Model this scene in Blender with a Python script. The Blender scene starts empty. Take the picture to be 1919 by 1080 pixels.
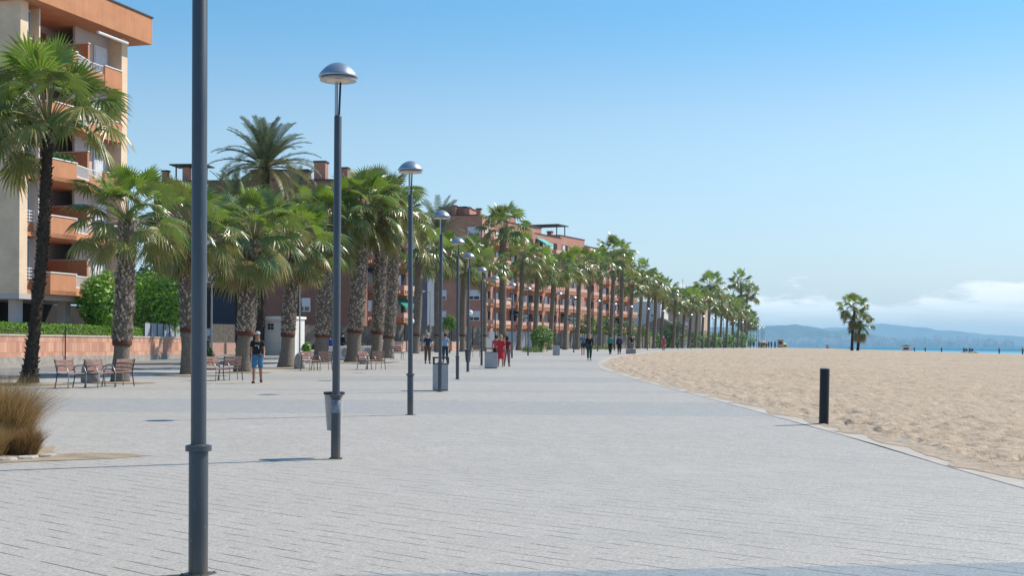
import bpy, math, random
import numpy as np
from mathutils import Vector, Matrix, Euler
R = math.radians
PI = math.pi
SC = bpy.context.scene
COL = SC.collection

# ------------------------------------------------------------------ camera, sky, sun, exposure
cam_d = bpy.data.cameras.new('camera')
cam_d.lens = 46.9; cam_d.sensor_width = 36; cam_d.clip_end = 60000; cam_d.clip_start = 0.2
cam_d.shift_y = 106.0/1919.0
cam = bpy.data.objects.new('camera', cam_d); COL.objects.link(cam)
cam.location = (0, 0, 1.5)
cam.rotation_mode = 'XYZ'; cam.rotation_euler = (R(90), R(-0.3), 0)
SC.camera = cam

SUN_AZ = math.atan2(0.90, 0.44)      # clockwise from +Y
SUN_EL = R(45)
world = bpy.data.worlds.new('World'); SC.world = world; world.use_nodes = True
wt = world.node_tree; wt.nodes.clear()
def wn(t, **k):
    n = wt.nodes.new(t)
    for a, b in k.items(): setattr(n, a, b)
    return n
sky = wn('ShaderNodeTexSky', sky_type='NISHITA', sun_disc=False)
sky.sun_elevation = SUN_EL; sky.sun_rotation = SUN_AZ
sky.air_density = 1.0; sky.dust_density = 0.5; sky.ozone_density = 2.0; sky.altitude = 0
bg = wn('ShaderNodeBackground'); bg.inputs['Strength'].default_value = 0.105
wo = wn('ShaderNodeOutputWorld')
# clouds low over the horizon: a noise of the view direction in the sky itself
tc = wn('ShaderNodeTexCoord'); sep = wn('ShaderNodeSeparateXYZ')
wt.links.new(tc.outputs['Generated'], sep.inputs[0])
tc0 = wn('ShaderNodeTexCoord')
def wmath(op, a, b=None, c=None, clamp=False):
    n = wn('ShaderNodeMath', operation=op); n.use_clamp = clamp
    for i, v in enumerate((a, b, c)):
        if v is None: continue
        if hasattr(v, 'is_output') or hasattr(v, 'links'): wt.links.new(v, n.inputs[i])
        else: n.inputs[i].default_value = v
    return n.outputs[0]
mp = wn('ShaderNodeMapping'); mp.inputs['Scale'].default_value = (9, 9, 34)
mp.inputs['Location'].default_value = (3.1, 0.4, 1.0)
wt.links.new(tc.outputs['Generated'], mp.inputs[0])
nz = wn('ShaderNodeTexNoise'); nz.inputs['Scale'].default_value = 1.5; nz.inputs['Detail'].default_value = 7; nz.inputs['Roughness'].default_value = 0.55
wt.links.new(mp.outputs[0], nz.inputs[0])
el = sep.outputs['Z']; azx = sep.outputs['X']
# cloud top height falls off to the left, base haze fades in to the horizon
top = wmath('MULTIPLY_ADD', nz.outputs[0], 0.068, 0.009)
d = wmath('SUBTRACT', top, el)
m1 = wmath('MULTIPLY', d, 170, clamp=True)
side = wmath('MULTIPLY', wmath('SUBTRACT', azx, 0.07), 14, clamp=True)
mp2 = wn('ShaderNodeMapping'); mp2.inputs['Scale'].default_value = (14, 14, 80)
wt.links.new(tc.outputs['Generated'], mp2.inputs[0])
nz2 = wn('ShaderNodeTexNoise'); nz2.inputs['Scale'].default_value = 2.0; nz2.inputs['Detail'].default_value = 5
wt.links.new(mp2.outputs[0], nz2.inputs[0])
dens = wmath('MULTIPLY_ADD', nz2.outputs[0], 1.7, 0.02, clamp=True)
m2 = wmath('MULTIPLY', wmath('MULTIPLY', m1, side), dens)
m2 = wmath('MULTIPLY', m2, wmath('MULTIPLY', wmath('SUBTRACT', el, 0.006), 38, clamp=True))
cmix = wn('ShaderNodeMix', data_type='RGBA')
wt.links.new(m2, cmix.inputs['Factor'])
tint = wn('ShaderNodeMix', data_type='RGBA', blend_type='MULTIPLY'); tint.inputs['Factor'].default_value = 1
wt.links.new(sky.outputs[0], tint.inputs['A']); tr_ = wn('ShaderNodeValToRGB'); cr_ = tr_.color_ramp; cr_.interpolation = 'EASE'
tr_w = wn('ShaderNodeSeparateXYZ'); wt.links.new(tc0.outputs['Generated'], tr_w.inputs[0]); wt.links.new(tr_w.outputs['Z'], tr_.inputs[0])
cr_.elements[0].position = .02; cr_.elements[0].color = (1.0*.97, .77*1.24, .82*1.28, 1)
cr_.elements[1].position = .30; cr_.elements[1].color = (.58*.97, .83*1.24, .97*1.28, 1)
e_ = cr_.elements.new(.15); e_.color = (1.1*.97, .92*1.24, .89*1.28, 1)
e_ = cr_.elements.new(.25); e_.color = (.64*.97, .86*1.24, .95*1.28, 1)
wt.links.new(tr_.outputs[0], tint.inputs['B'])
wt.links.new(tint.outputs['Result'], cmix.inputs['A'])
cmix.inputs['B'].default_value = (10.2, 10.2, 9.8, 1)
wt.links.new(cmix.outputs['Result'], bg.inputs['Color'])
wt.links.new(bg.outputs[0], wo.inputs['Surface'])

sl = bpy.data.lights.new('sun', 'SUN'); sl.energy = 4.7; sl.angle = R(0.5); sl.color = (1.0, 0.915, 0.79)
sun = bpy.data.objects.new('sun', sl); COL.objects.link(sun)
sd = Vector((math.sin(SUN_AZ)*math.cos(SUN_EL), math.cos(SUN_AZ)*math.cos(SUN_EL), math.sin(SUN_EL)))
sun.rotation_euler = sd.to_track_quat('Z', 'Y').to_euler(); sun.location = (60, 30, 80)
SC.view_settings.view_transform = 'Standard'; SC.view_settings.look = 'None'
SC.view_settings.exposure = 0.25; SC.view_settings.gamma = 1.0; SC.view_settings.use_curve_mapping = False
SC.cycles.max_bounces = 6; SC.cycles.transparent_max_bounces = 8; SC.cycles.volume_bounces = 1

# ------------------------------------------------------------------ terrain helpers
GY = [0, 17, 27, 38, 48, 57, 70, 91, 99, 121, 135, 171, 194, 300, 500, 1200]
GZ = [0, 0, .06, .15, .22, .31, .40, .58, .68, .80, .88, .93, .96, .98, .95, .9]
def G(y): return float(np.interp(y, GY, GZ))
def W(px, py, Y):
    u = px-960; v = 646-py; rho = 0.005236
    return Vector(((u-v*rho)*Y/2500, Y, 1.5+(v+u*rho)*Y/2500))
def at(px, Y):
    return Vector(((px-960)/2500*Y, Y, G(Y)))
EY = [-30, 0, 15, 20, 25, 32, 39, 50, 64, 77, 91, 108, 123, 140, 160, 194, 250, 300, 600, 1200]
EX = [5.9, 5.8, 5.78, 5.84, 5.75, 5.55, 5.3, 4.85, 4.6, 5.25, 6.7, 9.6, 12.6, 16.4, 21.6, 31.5, 47, 61, 92, 110]
def edge(y): return float(np.interp(y, EY, EX))
SHORE = 121.0
def sand_z(x, y):
    e = edge(y); t = max(0, min(1, (x-e)/(SHORE-e)))
    g = G(y)
    s = t*t*(3-2*t)
    return g*(1-s)+(-0.35)*s if x < SHORE else -0.35-(x-SHORE)*0.06

# ------------------------------------------------------------------ mesh builder
class MB:
    def __init__(s): s.v = []; s.f = []; s.m = []
    def quadface(s, pts, m=0):
        b = len(s.v); s.v += [tuple(p) for p in pts]; s.f.append(tuple(range(b, b+len(pts)))); s.m.append(m); return s
    def box(s, x0, x1, y0, y1, z0, z1, m=0):
        b = len(s.v)
        s.v += [(x0,y0,z0),(x1,y0,z0),(x1,y1,z0),(x0,y1,z0),(x0,y0,z1),(x1,y0,z1),(x1,y1,z1),(x0,y1,z1)]
        s.f += [(b,b+3,b+2,b+1),(b+4,b+5,b+6,b+7),(b,b+1,b+5,b+4),(b+1,b+2,b+6,b+5),(b+2,b+3,b+7,b+6),(b+3,b,b+4,b+7)]
        s.m += [m]*6; return s
    def prism(s, poly, z0, z1, m=0):
        b = len(s.v); n = len(poly)
        s.v += [(x,y,z0) for x,y in poly]+[(x,y,z1) for x,y in poly]
        s.f.append(tuple(b+i for i in reversed(range(n)))); s.f.append(tuple(b+n+i for i in range(n)))
        for i in range(n):
            j = (i+1) % n; s.f.append((b+i, b+j, b+n+j, b+n+i))
        s.m += [m]*(n+2); return s
    def tube(s, pts, rad, n=8, m=0, cap=True, flat=1.0):
        pts = [Vector(p) for p in pts]
        if not hasattr(rad, '__len__'): rad = [rad]*len(pts)
        b = len(s.v); prev = None
        for i, p in enumerate(pts):
            t = (pts[min(i+1, len(pts)-1)]-pts[max(i-1, 0)]).normalized()
            if prev is None:
                a = Vector((0,0,1)) if abs(t.z) < .9 else Vector((1,0,0))
                u = t.cross(a).normalized()
            else:
                u = (prev - t*prev.dot(t)).normalized()
            prev = u; w = t.cross(u)
            for k in range(n):
                q = 2*PI*k/n
                s.v.append(tuple(p+(u*math.cos(q)+w*math.sin(q)*flat)*rad[i]))
        for i in range(len(pts)-1):
            for k in range(n):
                k2 = (k+1) % n
                s.f.append((b+i*n+k, b+i*n+k2, b+(i+1)*n+k2, b+(i+1)*n+k)); s.m.append(m)
        if cap:
            s.f.append(tuple(b+k for k in reversed(range(n)))); s.m.append(m)
            e = b+(len(pts)-1)*n; s.f.append(tuple(e+k for k in range(n))); s.m.append(m)
        return s
    def lathe(s, prof, n=16, c=(0,0,0), m=0, sx=1, sy=1):
        b = len(s.v); L = len(prof)
        for r, z in prof:
            for k in range(n):
                q = 2*PI*k/n; s.v.append((c[0]+r*sx*math.cos(q), c[1]+r*sy*math.sin(q), c[2]+z))
        for i in range(L-1):
            for k in range(n):
                k2 = (k+1) % n
                s.f.append((b+i*n+k, b+i*n+k2, b+(i+1)*n+k2, b+(i+1)*n+k)); s.m.append(m)
        s.f.append(tuple(b+k for k in reversed(range(n)))); s.m.append(m)
        e = b+(L-1)*n; s.f.append(tuple(e+k for k in range(n))); s.m.append(m)
        return s
    def ball(s, c, rx, ry=None, rz=None, n=10, m=0):
        ry = ry or rx; rz = rz or rx
        prof = [(max(1e-3, math.sin(PI*i/(n-2))), -rz*math.cos(PI*i/(n-2))) for i in range(n-1)]
        return s.lathe(prof, n, c, m, rx, ry)
    def mesh(s, name, mats, smooth=False, bevel=0):
        me = bpy.data.meshes.new(name); me.from_pydata(s.v, [], s.f)
        if not isinstance(mats, (list, tuple)): mats = [mats]
        for x in mats: me.materials.append(x)
        if len(mats) > 1: me.polygons.foreach_set('material_index', s.m)
        if smooth: me.polygons.foreach_set('use_smooth', [True]*len(s.f))
        me.update(); return me
    def build(s, name, mats, parent=None, smooth=False, bevel=0, loc=None, rot=None):
        o = bpy.data.objects.new(name, s.mesh(name, mats, smooth)); COL.objects.link(o)
        if parent: o.parent = parent
        if loc is not None: o.location = loc
        if rot is not None: o.rotation_euler = rot
        if smooth:
            pass
        if bevel:
            md = o.modifiers.new('bevel', 'BEVEL'); md.width = bevel; md.segments = 2; md.limit_method = 'ANGLE'
        return o
def autosmooth(o, ang=40):
    me = o.data
    try: me.set_sharp_from_angle(angle=R(ang))
    except Exception: pass
def thing(name, label, cat, loc=(0,0,0), rz=0, group=None):
    o = bpy.data.objects.new(name, None); COL.objects.link(o); o.location = loc; o.rotation_euler = (0,0,rz)
    o.empty_display_size = .2
    return tag(o, label, cat, group)
def tag(o, label, cat, group=None, kind=None):
    o['label'] = label; o['category'] = cat
    if group: o['group'] = group
    if kind: o['kind'] = kind
    return o
def struct(o): o['kind'] = 'structure'; return o
def copy_tree(o, parent=None):
    c = o.copy(); COL.objects.link(c); c.parent = parent
    for ch in list(o.children): copy_tree(ch, c)
    return c

# ------------------------------------------------------------------ materials
def newmat(name):
    m = bpy.data.materials.new(name); m.use_nodes = True
    return m, m.node_tree, m.node_tree.nodes['Principled BSDF']
def lk(nt, a, b): nt.links.new(a, b)
def nmath(nt, op, a, b=None, clamp=False, c=None):
    n = nt.nodes.new('ShaderNodeMath'); n.operation = op; n.use_clamp = clamp
    for i, v in enumerate((a, b, c)):
        if v is None: continue
        if hasattr(v, 'links'): nt.links.new(v, n.inputs[i])
        else: n.inputs[i].default_value = v
    return n.outputs[0]
def nnoise(nt, vec, scale, detail=4, rough=.55):
    n = nt.nodes.new('ShaderNodeTexNoise'); n.inputs['Scale'].default_value = scale
    n.inputs['Detail'].default_value = detail; n.inputs['Roughness'].default_value = rough
    if vec is not None: nt.links.new(vec, n.inputs['Vector'])
    return n.outputs[0]
def nmix(nt, f, a, b, mode='MIX'):
    n = nt.nodes.new('ShaderNodeMix'); n.data_type = 'RGBA'; n.blend_type = mode
    for k, v in (('Factor', f), ('A', a), ('B', b)):
        if hasattr(v, 'links'): nt.links.new(v, n.inputs[k])
        elif k == 'Factor': n.inputs[k].default_value = v
        else: n.inputs[k].default_value = (*v, 1) if len(v) == 3 else v
    return n.outputs['Result']
def nmap(nt, vec, scale=(1,1,1), rot=(0,0,0), loc=(0,0,0)):
    n = nt.nodes.new('ShaderNodeMapping'); n.inputs['Scale'].default_value = scale
    n.inputs['Rotation'].default_value = rot; n.inputs['Location'].default_value = loc
    nt.links.new(vec, n.inputs['Vector']); return n.outputs[0]
def coords(nt, which='Object'):
    return nt.nodes.new('ShaderNodeTexCoord').outputs[which]
def geopos(nt): return nt.nodes.new('ShaderNodeNewGeometry').outputs['Position']
def bump(nt, p, h, strength=.4, dist=.02):
    b = nt.nodes.new('ShaderNodeBump'); b.inputs['Strength'].default_value = strength; b.inputs['Distance'].default_value = dist
    nt.links.new(h, b.inputs['Height']); nt.links.new(b.outputs[0], p.inputs['Normal'])
def M(name, col, rough=.75, var=.18, scale=4, bumpd=0, metal=0, col2=None, spec=.4, fine=None):
    m, nt, p = newmat(name)
    pos = geopos(nt)
    n1 = nnoise(nt, pos, scale, 5)
    c2 = col2 or tuple(c*(1-var*2) for c in col)
    c1 = tuple(min(1, c*(1+var*.6)) for c in col)
    f = nmath(nt, 'MULTIPLY_ADD', n1, 2.2, True, -.6)
    base = nmix(nt, f, c2, c1)
    lk(nt, base, p.inputs['Base Color'])
    p.inputs['Roughness'].default_value = rough; p.inputs['Metallic'].default_value = metal
    p.inputs['Specular IOR Level'].default_value = spec
    if bumpd: bump(nt, p, nnoise(nt, pos, fine or scale*6, 4), .6, bumpd)
    return m

def leafmat(name, col, var=.35, rough=.42, trans=.3, tcol=None, spec=.5):
    m, nt, p = newmat(name)
    pos = geopos(nt)
    n1 = nnoise(nt, pos, 2.3, 3)
    f = nmath(nt, 'MULTIPLY_ADD', n1, 2.4, True, -.7)
    base = nmix(nt, f, tuple(c*(1-var) for c in col), tuple(min(1, c*(1+var)) for c in col))
    lk(nt, base, p.inputs['Base Color']); p.inputs['Roughness'].default_value = rough
    p.inputs['Specular IOR Level'].default_value = spec
    tr = nt.nodes.new('ShaderNodeBsdfTranslucent')
    tr.inputs['Color'].default_value = (*(tcol or tuple(min(1, c*2.2) for c in col)), 1)
    mx = nt.nodes.new('ShaderNodeMixShader'); mx.inputs[0].default_value = trans
    lk(nt, p.outputs[0], mx.inputs[1]); lk(nt, tr.outputs[0], mx.inputs[2])
    lk(nt, mx.outputs[0], nt.nodes['Material Output'].inputs['Surface'])
    return m

def steel_paint(name, col):
    m, nt, p = newmat(name); pos = geopos(nt)
    n1 = nnoise(nt, nmap(nt, pos, (6,6,1.2)), 1.0, 5, .6)
    c = nmix(nt, nmath(nt, 'MULTIPLY_ADD', n1, 2.2, True, -.6), tuple(x*.78 for x in col), tuple(x*1.2 for x in col))
    chips = nmath(nt, 'MULTIPLY_ADD', nnoise(nt, nmap(nt, pos, (26,26,14)), 1.0, 3, .7), 14, True, -9.3)
    c = nmix(nt, nmath(nt, 'MULTIPLY', chips, .55), c, (.24,.25,.26))
    scr = nmath(nt, 'MULTIPLY_ADD', nnoise(nt, nmap(nt, pos, (60,60,3), (.3,.2,0)), 1.0, 2), 12, True, -8.4)
    c = nmix(nt, nmath(nt, 'MULTIPLY', scr, .4), c, (.2,.22,.25))
    sp = nt.nodes.new('ShaderNodeSeparateXYZ'); lk(nt, pos, sp.inputs[0])
    dirt = nmath(nt, 'MULTIPLY', nmath(nt, 'SUBTRACT', .32, sp.outputs['Z'], True), nmath(nt, 'MULTIPLY', n1, 3.2), True)
    c = nmix(nt, dirt, c, (.17,.135,.10))
    lk(nt, c, p.inputs['Base Color']); lk(nt, nmath(nt, 'MULTIPLY_ADD', n1, .35, False, .22), p.inputs['Roughness'])
    p.inputs['Metallic'].default_value = .2; p.inputs['Specular IOR Level'].default_value = .6
    return m
def stucco_mat(name, col):
    m, nt, p = newmat(name); pos = geopos(nt)
    n1 = nnoise(nt, pos, 1.1, 5, .6); st = nnoise(nt, nmap(nt, pos, (3.2,3.2,.22)), 1.0, 4, .65)
    c = nmix(nt, nmath(nt, 'MULTIPLY_ADD', n1, 2, True, -.5), tuple(x*.84 for x in col), tuple(min(1,x*1.1) for x in col))
    c = nmix(nt, nmath(nt, 'MULTIPLY', nmath(nt, 'MULTIPLY_ADD', st, 4, True, -1.9), .34), c, tuple(x*.60 for x in col))
    lk(nt, c, p.inputs['Base Color']); p.inputs['Roughness'].default_value = .9; p.inputs['Specular IOR Level'].default_value = .2
    bump(nt, p, nnoise(nt, pos, 25, 3), .5, .006)
    return m
def paving_mat():
    m, nt, p = newmat('grey_paving_slabs')
    pos = geopos(nt)
    th = math.radians(222)
    v = nmap(nt, pos, rot=(0,0,th))
    br = nt.nodes.new('ShaderNodeTexBrick'); lk(nt, v, br.inputs['Vector'])
    br.offset = .5; br.inputs['Scale'].default_value = 1
    br.inputs['Brick Width'].default_value = .42; br.inputs['Row Height'].default_value = .21
    br.inputs['Mortar Size'].default_value = .006; br.inputs['Mortar Smooth'].default_value = .2
    br.inputs['Color1'].default_value = (.0,.0,.0,1); br.inputs['Color2'].default_value = (1,1,1,1); br.inputs['Mortar'].default_value = (.5,.5,.5,1)
    sep = nt.nodes.new('ShaderNodeSeparateXYZ'); lk(nt, v, sep.inputs[0])
    # long joints (rows) are deep and dark, broken up by sand that fills them
    rowf = nmath(nt, 'FRACT', nmath(nt, 'DIVIDE', sep.outputs['Y'], .21))
    dr = nmath(nt, 'MINIMUM', rowf, nmath(nt, 'SUBTRACT', 1.0, rowf))
    line = nmath(nt, 'SUBTRACT', 1.0, nmath(nt, 'MULTIPLY', dr, 15, True), True)
    brk = nmath(nt, 'MULTIPLY_ADD', nnoise(nt, nmap(nt, v, (2.4,4.6,1)), 1.0, 2), 8, True, -3.6)
    line = nmath(nt, 'MULTIPLY', line, brk)
    cj = nmath(nt, 'MULTIPLY', br.outputs['Fac'], nmath(nt, 'MULTIPLY_ADD', nnoise(nt, v, 1.7, 2), 2.5, True, -.9))
    base = nmix(nt, br.outputs['Color'], (.37,.345,.308), (.49,.455,.408))
    big = nnoise(nt, pos, .35, 4); 
    base = nmix(nt, nmath(nt, 'MULTIPLY_ADD', big, 1.6, True, -.4), (.375,.345,.31), base)
    base2 = nmix(nt, .5, base, (.428,.398,.356))
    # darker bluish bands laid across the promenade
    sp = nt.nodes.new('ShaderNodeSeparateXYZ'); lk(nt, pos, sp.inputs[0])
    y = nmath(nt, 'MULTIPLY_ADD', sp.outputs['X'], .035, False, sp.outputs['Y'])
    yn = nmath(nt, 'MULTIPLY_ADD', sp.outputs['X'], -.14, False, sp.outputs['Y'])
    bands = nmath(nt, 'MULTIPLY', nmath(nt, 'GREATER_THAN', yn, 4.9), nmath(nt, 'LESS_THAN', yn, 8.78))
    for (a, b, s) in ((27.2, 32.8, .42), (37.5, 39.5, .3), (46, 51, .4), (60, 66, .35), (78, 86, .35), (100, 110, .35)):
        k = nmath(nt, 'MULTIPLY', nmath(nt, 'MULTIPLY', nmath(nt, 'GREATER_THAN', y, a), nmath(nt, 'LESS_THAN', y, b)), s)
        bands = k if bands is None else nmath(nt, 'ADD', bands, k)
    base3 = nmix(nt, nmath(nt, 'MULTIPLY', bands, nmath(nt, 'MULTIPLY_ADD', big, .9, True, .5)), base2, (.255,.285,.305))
    # speckle of the exposed aggregate
    sp1 = nnoise(nt, pos, 42, 2, .8); sp2 = nnoise(nt, pos, 14, 3, .7)
    spk = nmath(nt, 'MULTIPLY_ADD', sp1, 1.7, False, .16)
    base4 = nmix(nt, 1.0, base3, spk, 'MULTIPLY')
    spk2 = nmath(nt, 'MULTIPLY_ADD', sp2, .7, False, .66)
    base4 = nmix(nt, 1.0, base4, spk2, 'MULTIPLY')
    # stains and blown sand
    st = nmath(nt, 'MULTIPLY_ADD', nnoise(nt, pos, 1.3, 6, .7), 5, True, -3.1)
    base4 = nmix(nt, nmath(nt, 'MULTIPLY', st, .4), base4, (.47,.39,.30))
    worn = nmath(nt, 'MULTIPLY_ADD', nnoise(nt, nmap(nt, pos, (.25,.9,0), (0,0,.5)), 1.0, 5, .6), 4, True, -2.1)
    base4 = nmix(nt, nmath(nt, 'MULTIPLY', worn, .16), base4, (.27,.265,.26))
    gum = nmath(nt, 'MULTIPLY_ADD', nnoise(nt, pos, 7.5, 1), 30, True, -23.2)
    base4 = nmix(nt, nmath(nt, 'MULTIPLY', gum, .5), base4, (.13,.125,.12))
    base5 = nmix(nt, nmath(nt, 'MULTIPLY', cj, .55), base4, (.2,.19,.18))
    base5 = nmix(nt, nmath(nt, 'MULTIPLY', line, .97), base5, (.045,.042,.04))
    lk(nt, base5, p.inputs['Base Color'])
    p.inputs['Roughness'].default_value = .62; p.inputs['Specular IOR Level'].default_value = .35
    h = nmath(nt, 'SUBTRACT', nmath(nt, 'MULTIPLY', sp1, .3), nmath(nt, 'ADD', line, cj))
    bump(nt, p, h, .5, .006)
    return m

def sand_mat():
    m, nt, p = newmat('beach_sand')
    pos = geopos(nt)
    n1 = nnoise(nt, nmap(nt, pos, (1,1,.0)), 3.2, 6, .65)
    n2 = nnoise(nt, pos, .12, 5, .6)
    n3 = nnoise(nt, nmap(nt, pos, (.05,.35,0)), 1.0, 4)
    c = nmix(nt, nmath(nt, 'MULTIPLY_ADD', n1, 2.6, True, -.8), (.34,.26,.185), (.54,.44,.335))
    c = nmix(nt, nmath(nt, 'MULTIPLY_ADD', n2, 2.4, True, -.8), c, (.48,.39,.30))
    c = nmix(nt, nmath(nt, 'MULTIPLY', nmath(nt, 'MULTIPLY_ADD', n3, 4, True, -2.2), .35), c, (.34,.255,.185))
    sp_ = nmath(nt, 'MULTIPLY_ADD', nnoise(nt, nmap(nt, pos, (1,1,0)), 5.5, 4, .7), 9, True, -5.3)
    c = nmix(nt, nmath(nt, 'MULTIPLY', sp_, .6), c, (.17,.125,.09))
    lk(nt, c, p.inputs['Base Color']); p.inputs['Roughness'].default_value = .95; p.inputs['Specular IOR Level'].default_value = .1
    bump(nt, p, n1, .8, .12)
    return m

def brickwall_mat(name, c1, c2, mortar, bw=.24, bh=.075, ms=.008, vertical_axis='OBJ'):
    m, nt, p = newmat(name)
    oc = coords(nt, 'Object'); sp = nt.nodes.new('ShaderNodeSeparateXYZ'); lk(nt, oc, sp.inputs[0])
    cb = nt.nodes.new('ShaderNodeCombineXYZ')
    lk(nt, nmath(nt, 'ADD', sp.outputs['X'], sp.outputs['Y']), cb.inputs['X']); lk(nt, sp.outputs['Z'], cb.inputs['Y'])
    br = nt.nodes.new('ShaderNodeTexBrick'); lk(nt, cb.outputs[0], br.inputs['Vector'])
    br.inputs['Scale'].default_value = 1; br.inputs['Brick Width'].default_value = bw; br.inputs['Row Height'].default_value = bh
    br.inputs['Mortar Size'].default_value = ms; br.inputs['Color1'].default_value = (*c1,1); br.inputs['Color2'].default_value = (*c2,1)
    br.inputs['Mortar'].default_value = (*mortar,1)
    n = nnoise(nt, oc, .7, 5, .6)
    c = nmix(nt, 1.0, br.outputs['Color'], nmath(nt, 'MULTIPLY_ADD', n, .6, False, .7), 'MULTIPLY')
    lk(nt, c, p.inputs['Base Color']); p.inputs['Roughness'].default_value = .8
    return m

def trunk_mat(name, c1, c2, ring=9):
    m, nt, p = newmat(name)
    oc = coords(nt, 'Object'); 
    w = nnoise(nt, nmap(nt, oc, (9,9,ring)), 1.0, 5, .7)
    f = nmath(nt, 'MULTIPLY_ADD', w, 3.0, True, -1.0)
    c = nmix(nt, f, c1, c2)
    lk(nt, c, p.inputs['Base Color']); p.inputs['Roughness'].default_value = .9; p.inputs['Specular IOR Level'].default_value = .15
    bump(nt, p, w, .9, .05)
    return m

def glassmat(name, col=(.03,.045,.06)):
    m, nt, p = newmat(name)
    p.inputs['Base Color'].default_value = (*col, 1); p.inputs['Roughness'].default_value = .08; p.inputs['Specular IOR Level'].default_value = .8
    return m

mt = {}
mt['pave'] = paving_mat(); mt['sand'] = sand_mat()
mt['kerb'] = M('pale_concrete_kerb', (.50,.45,.39), .85, .12, 2.5, .004)
mt['road'] = M('light_asphalt', (.26,.25,.24), .85, .15, .6, .004)
mt['soil'] = M('sandy_soil', (.38,.30,.21), .95, .2, 2.5, .02)
mt['paint'] = M('road_paint', (.7,.7,.68), .7, .08, 3)
mt['land'] = M('dry_ground', (.40,.36,.30), .95, .2, .1)
mt['pole'] = steel_paint('grey_painted_steel', (.066,.077,.092))
mt['polebase'] = steel_paint('grey_cast_steel', (.06,.07,.083))
mt['dome'] = M('galvanised_dome', (.50,.53,.57), .32, .06, 4, 0, .75)
mt['lens'] = M('lamp_diffuser', (.62,.52,.42), .3, .05, 5)
mt['pipe'] = M('light_steel_pipe', (.42,.42,.42), .35, .08, 9, 0, .7)
mt['black'] = M('black_paint', (.012,.013,.018), .45, .2, 9)
mt['darkgrey'] = M('dark_grey_metal', (.05,.055,.06), .5, .15, 9, 0, .3)
mt['steel'] = M('satin_steel', (.36,.35,.34), .38, .1, 9, 0, .8)
mt['bensteel'] = M('dark_bench_steel', (.06,.06,.065), .4, .1, 9, 0, .5)
mt['wood'] = M('reddish_bench_wood', (.40,.22,.17), .6, .22, 12, .003)
mt['bin'] = M('light_grey_bin', (.40,.40,.42), .5, .08, 5)
mt['plastic'] = M('whitish_plastic', (.42,.39,.37), .45, .08, 5)
mt['concrete'] = M('grey_concrete', (.33,.31,.29), .9, .15, 3, .006)
mt['whitewall'] = M('white_painted_wall', (.66,.64,.62), .8, .05, 1.5)
mt['stucco'] = stucco_mat('terracotta_stucco', (.55,.255,.135))
mt['stucco_dark'] = M('dark_terracotta', (.28,.105,.065), .9, .1, 1.1)
mt['beige'] = brickwall_mat('beige_ceramic_tiles', (.76,.575,.40), (.80,.61,.43), (.66,.50,.35), .3, .11, .008)
mt['brick'] = brickwall_mat('dark_red_brick', (.20,.085,.055), (.26,.105,.07), (.24,.15,.12))
mt['brick2'] = brickwall_mat('orange_red_brick', (.42,.18,.12), (.49,.21,.145), (.42,.25,.2))
mt['tilewall'] = brickwall_mat('terracotta_cladding', (.42,.20,.135), (.60,.34,.235), (.33,.18,.13), .30, .50, .012)
mt['pinkpar'] = M('pink_terracotta_render', (.68,.42,.33), .85, .1, 1.5)
mt['orangetile'] = M('orange_roof_tile', (.62,.27,.08), .7, .2, 4)
mt['white'] = M('white_paint', (.78,.79,.80), .5, .03, 3)
mt['lavender'] = M('pale_lavender_render', (.55,.49,.47), .8, .05, 2)
mt['shutter'] = M('white_roller_shutter', (.68,.70,.74), .6, .05, 3)
mt['glass'] = glassmat('dark_window_glass')
mt['glassblue'] = M('bluish_window_pane', (.25,.35,.48), .15, .1, .7, spec=.9)
mt['recess_shade'] = M('painted_recess_shade', (.03,.027,.025), .9, .2, 2)  # near-black colour that stands for the shade inside openings
mt['bluewall'] = M('slate_blue_render', (.14,.165,.22), .85, .08, .6)
mt['roofdark'] = M('dark_roof_edge', (.06,.055,.05), .8, .1, 3)
mt['green_awning'] = M('green_canvas_awning', (.02,.22,.17), .8, .1, 3)
mt['dark_awning'] = M('dark_green_canvas', (.01,.045,.05), .8, .1, 3)
mt['teal_awning'] = M('turquoise_canvas', (.12,.48,.42), .8, .1, 3)
mt['blue_awning'] = M('navy_canvas', (.03,.04,.07), .8, .1, 3)
mt['orangewood'] = M('orange_wood_railing', (.55,.22,.04), .6, .15, 4)
mt['reed'] = M('grey_reed_screen', (.20,.175,.15), .95, .3, 7, .01)
mt['beige2'] = M('beige_render', (.50,.38,.27), .85, .08, .5)
mt['greywall'] = M('grey_blue_render', (.30,.33,.38), .85, .08, .5)
mt['trunk'] = trunk_mat('palm_bark', (.09,.07,.052), (.27,.215,.17))
mt['trunk_low'] = trunk_mat('smooth_palm_bark', (.13,.105,.085), (.29,.24,.195), 30)
mt['trunk_dark'] = trunk_mat('dark_palm_bark', (.022,.017,.013), (.085,.066,.05))
mt['boot'] = M('old_leaf_bases', (.50,.43,.37), .5, .35, 14, spec=.7)  # pale tone also puts sun glints into the leaf base colour
mt['boot_dark'] = M('dark_leaf_bases', (.05,.036,.026), .9, .3, 9)
mt['redbark'] = M('reddish_trimmed_bark', (.14,.05,.03), .95, .3, 12, .01)
mt['leaf1'] = leafmat('fresh_palm_leaf', (.20,.285,.03), tcol=(.32,.5,.06), rough=.34, trans=.24, spec=.9)
mt['leaf2'] = leafmat('palm_leaf', (.105,.158,.028), tcol=(.24,.36,.06), rough=.32, trans=.2, spec=.9)
mt['leaf3'] = leafmat('olive_palm_leaf', (.19,.195,.05), tcol=(.26,.28,.08), rough=.4, trans=.2)
mt['leaftan'] = leafmat('dry_palm_leaf', (.36,.28,.13), rough=.7, trans=.2, tcol=(.4,.3,.12), spec=.2)
mt['petiole'] = M('palm_leaf_stalk', (.27,.24,.10), .5, .2, 9)
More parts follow.
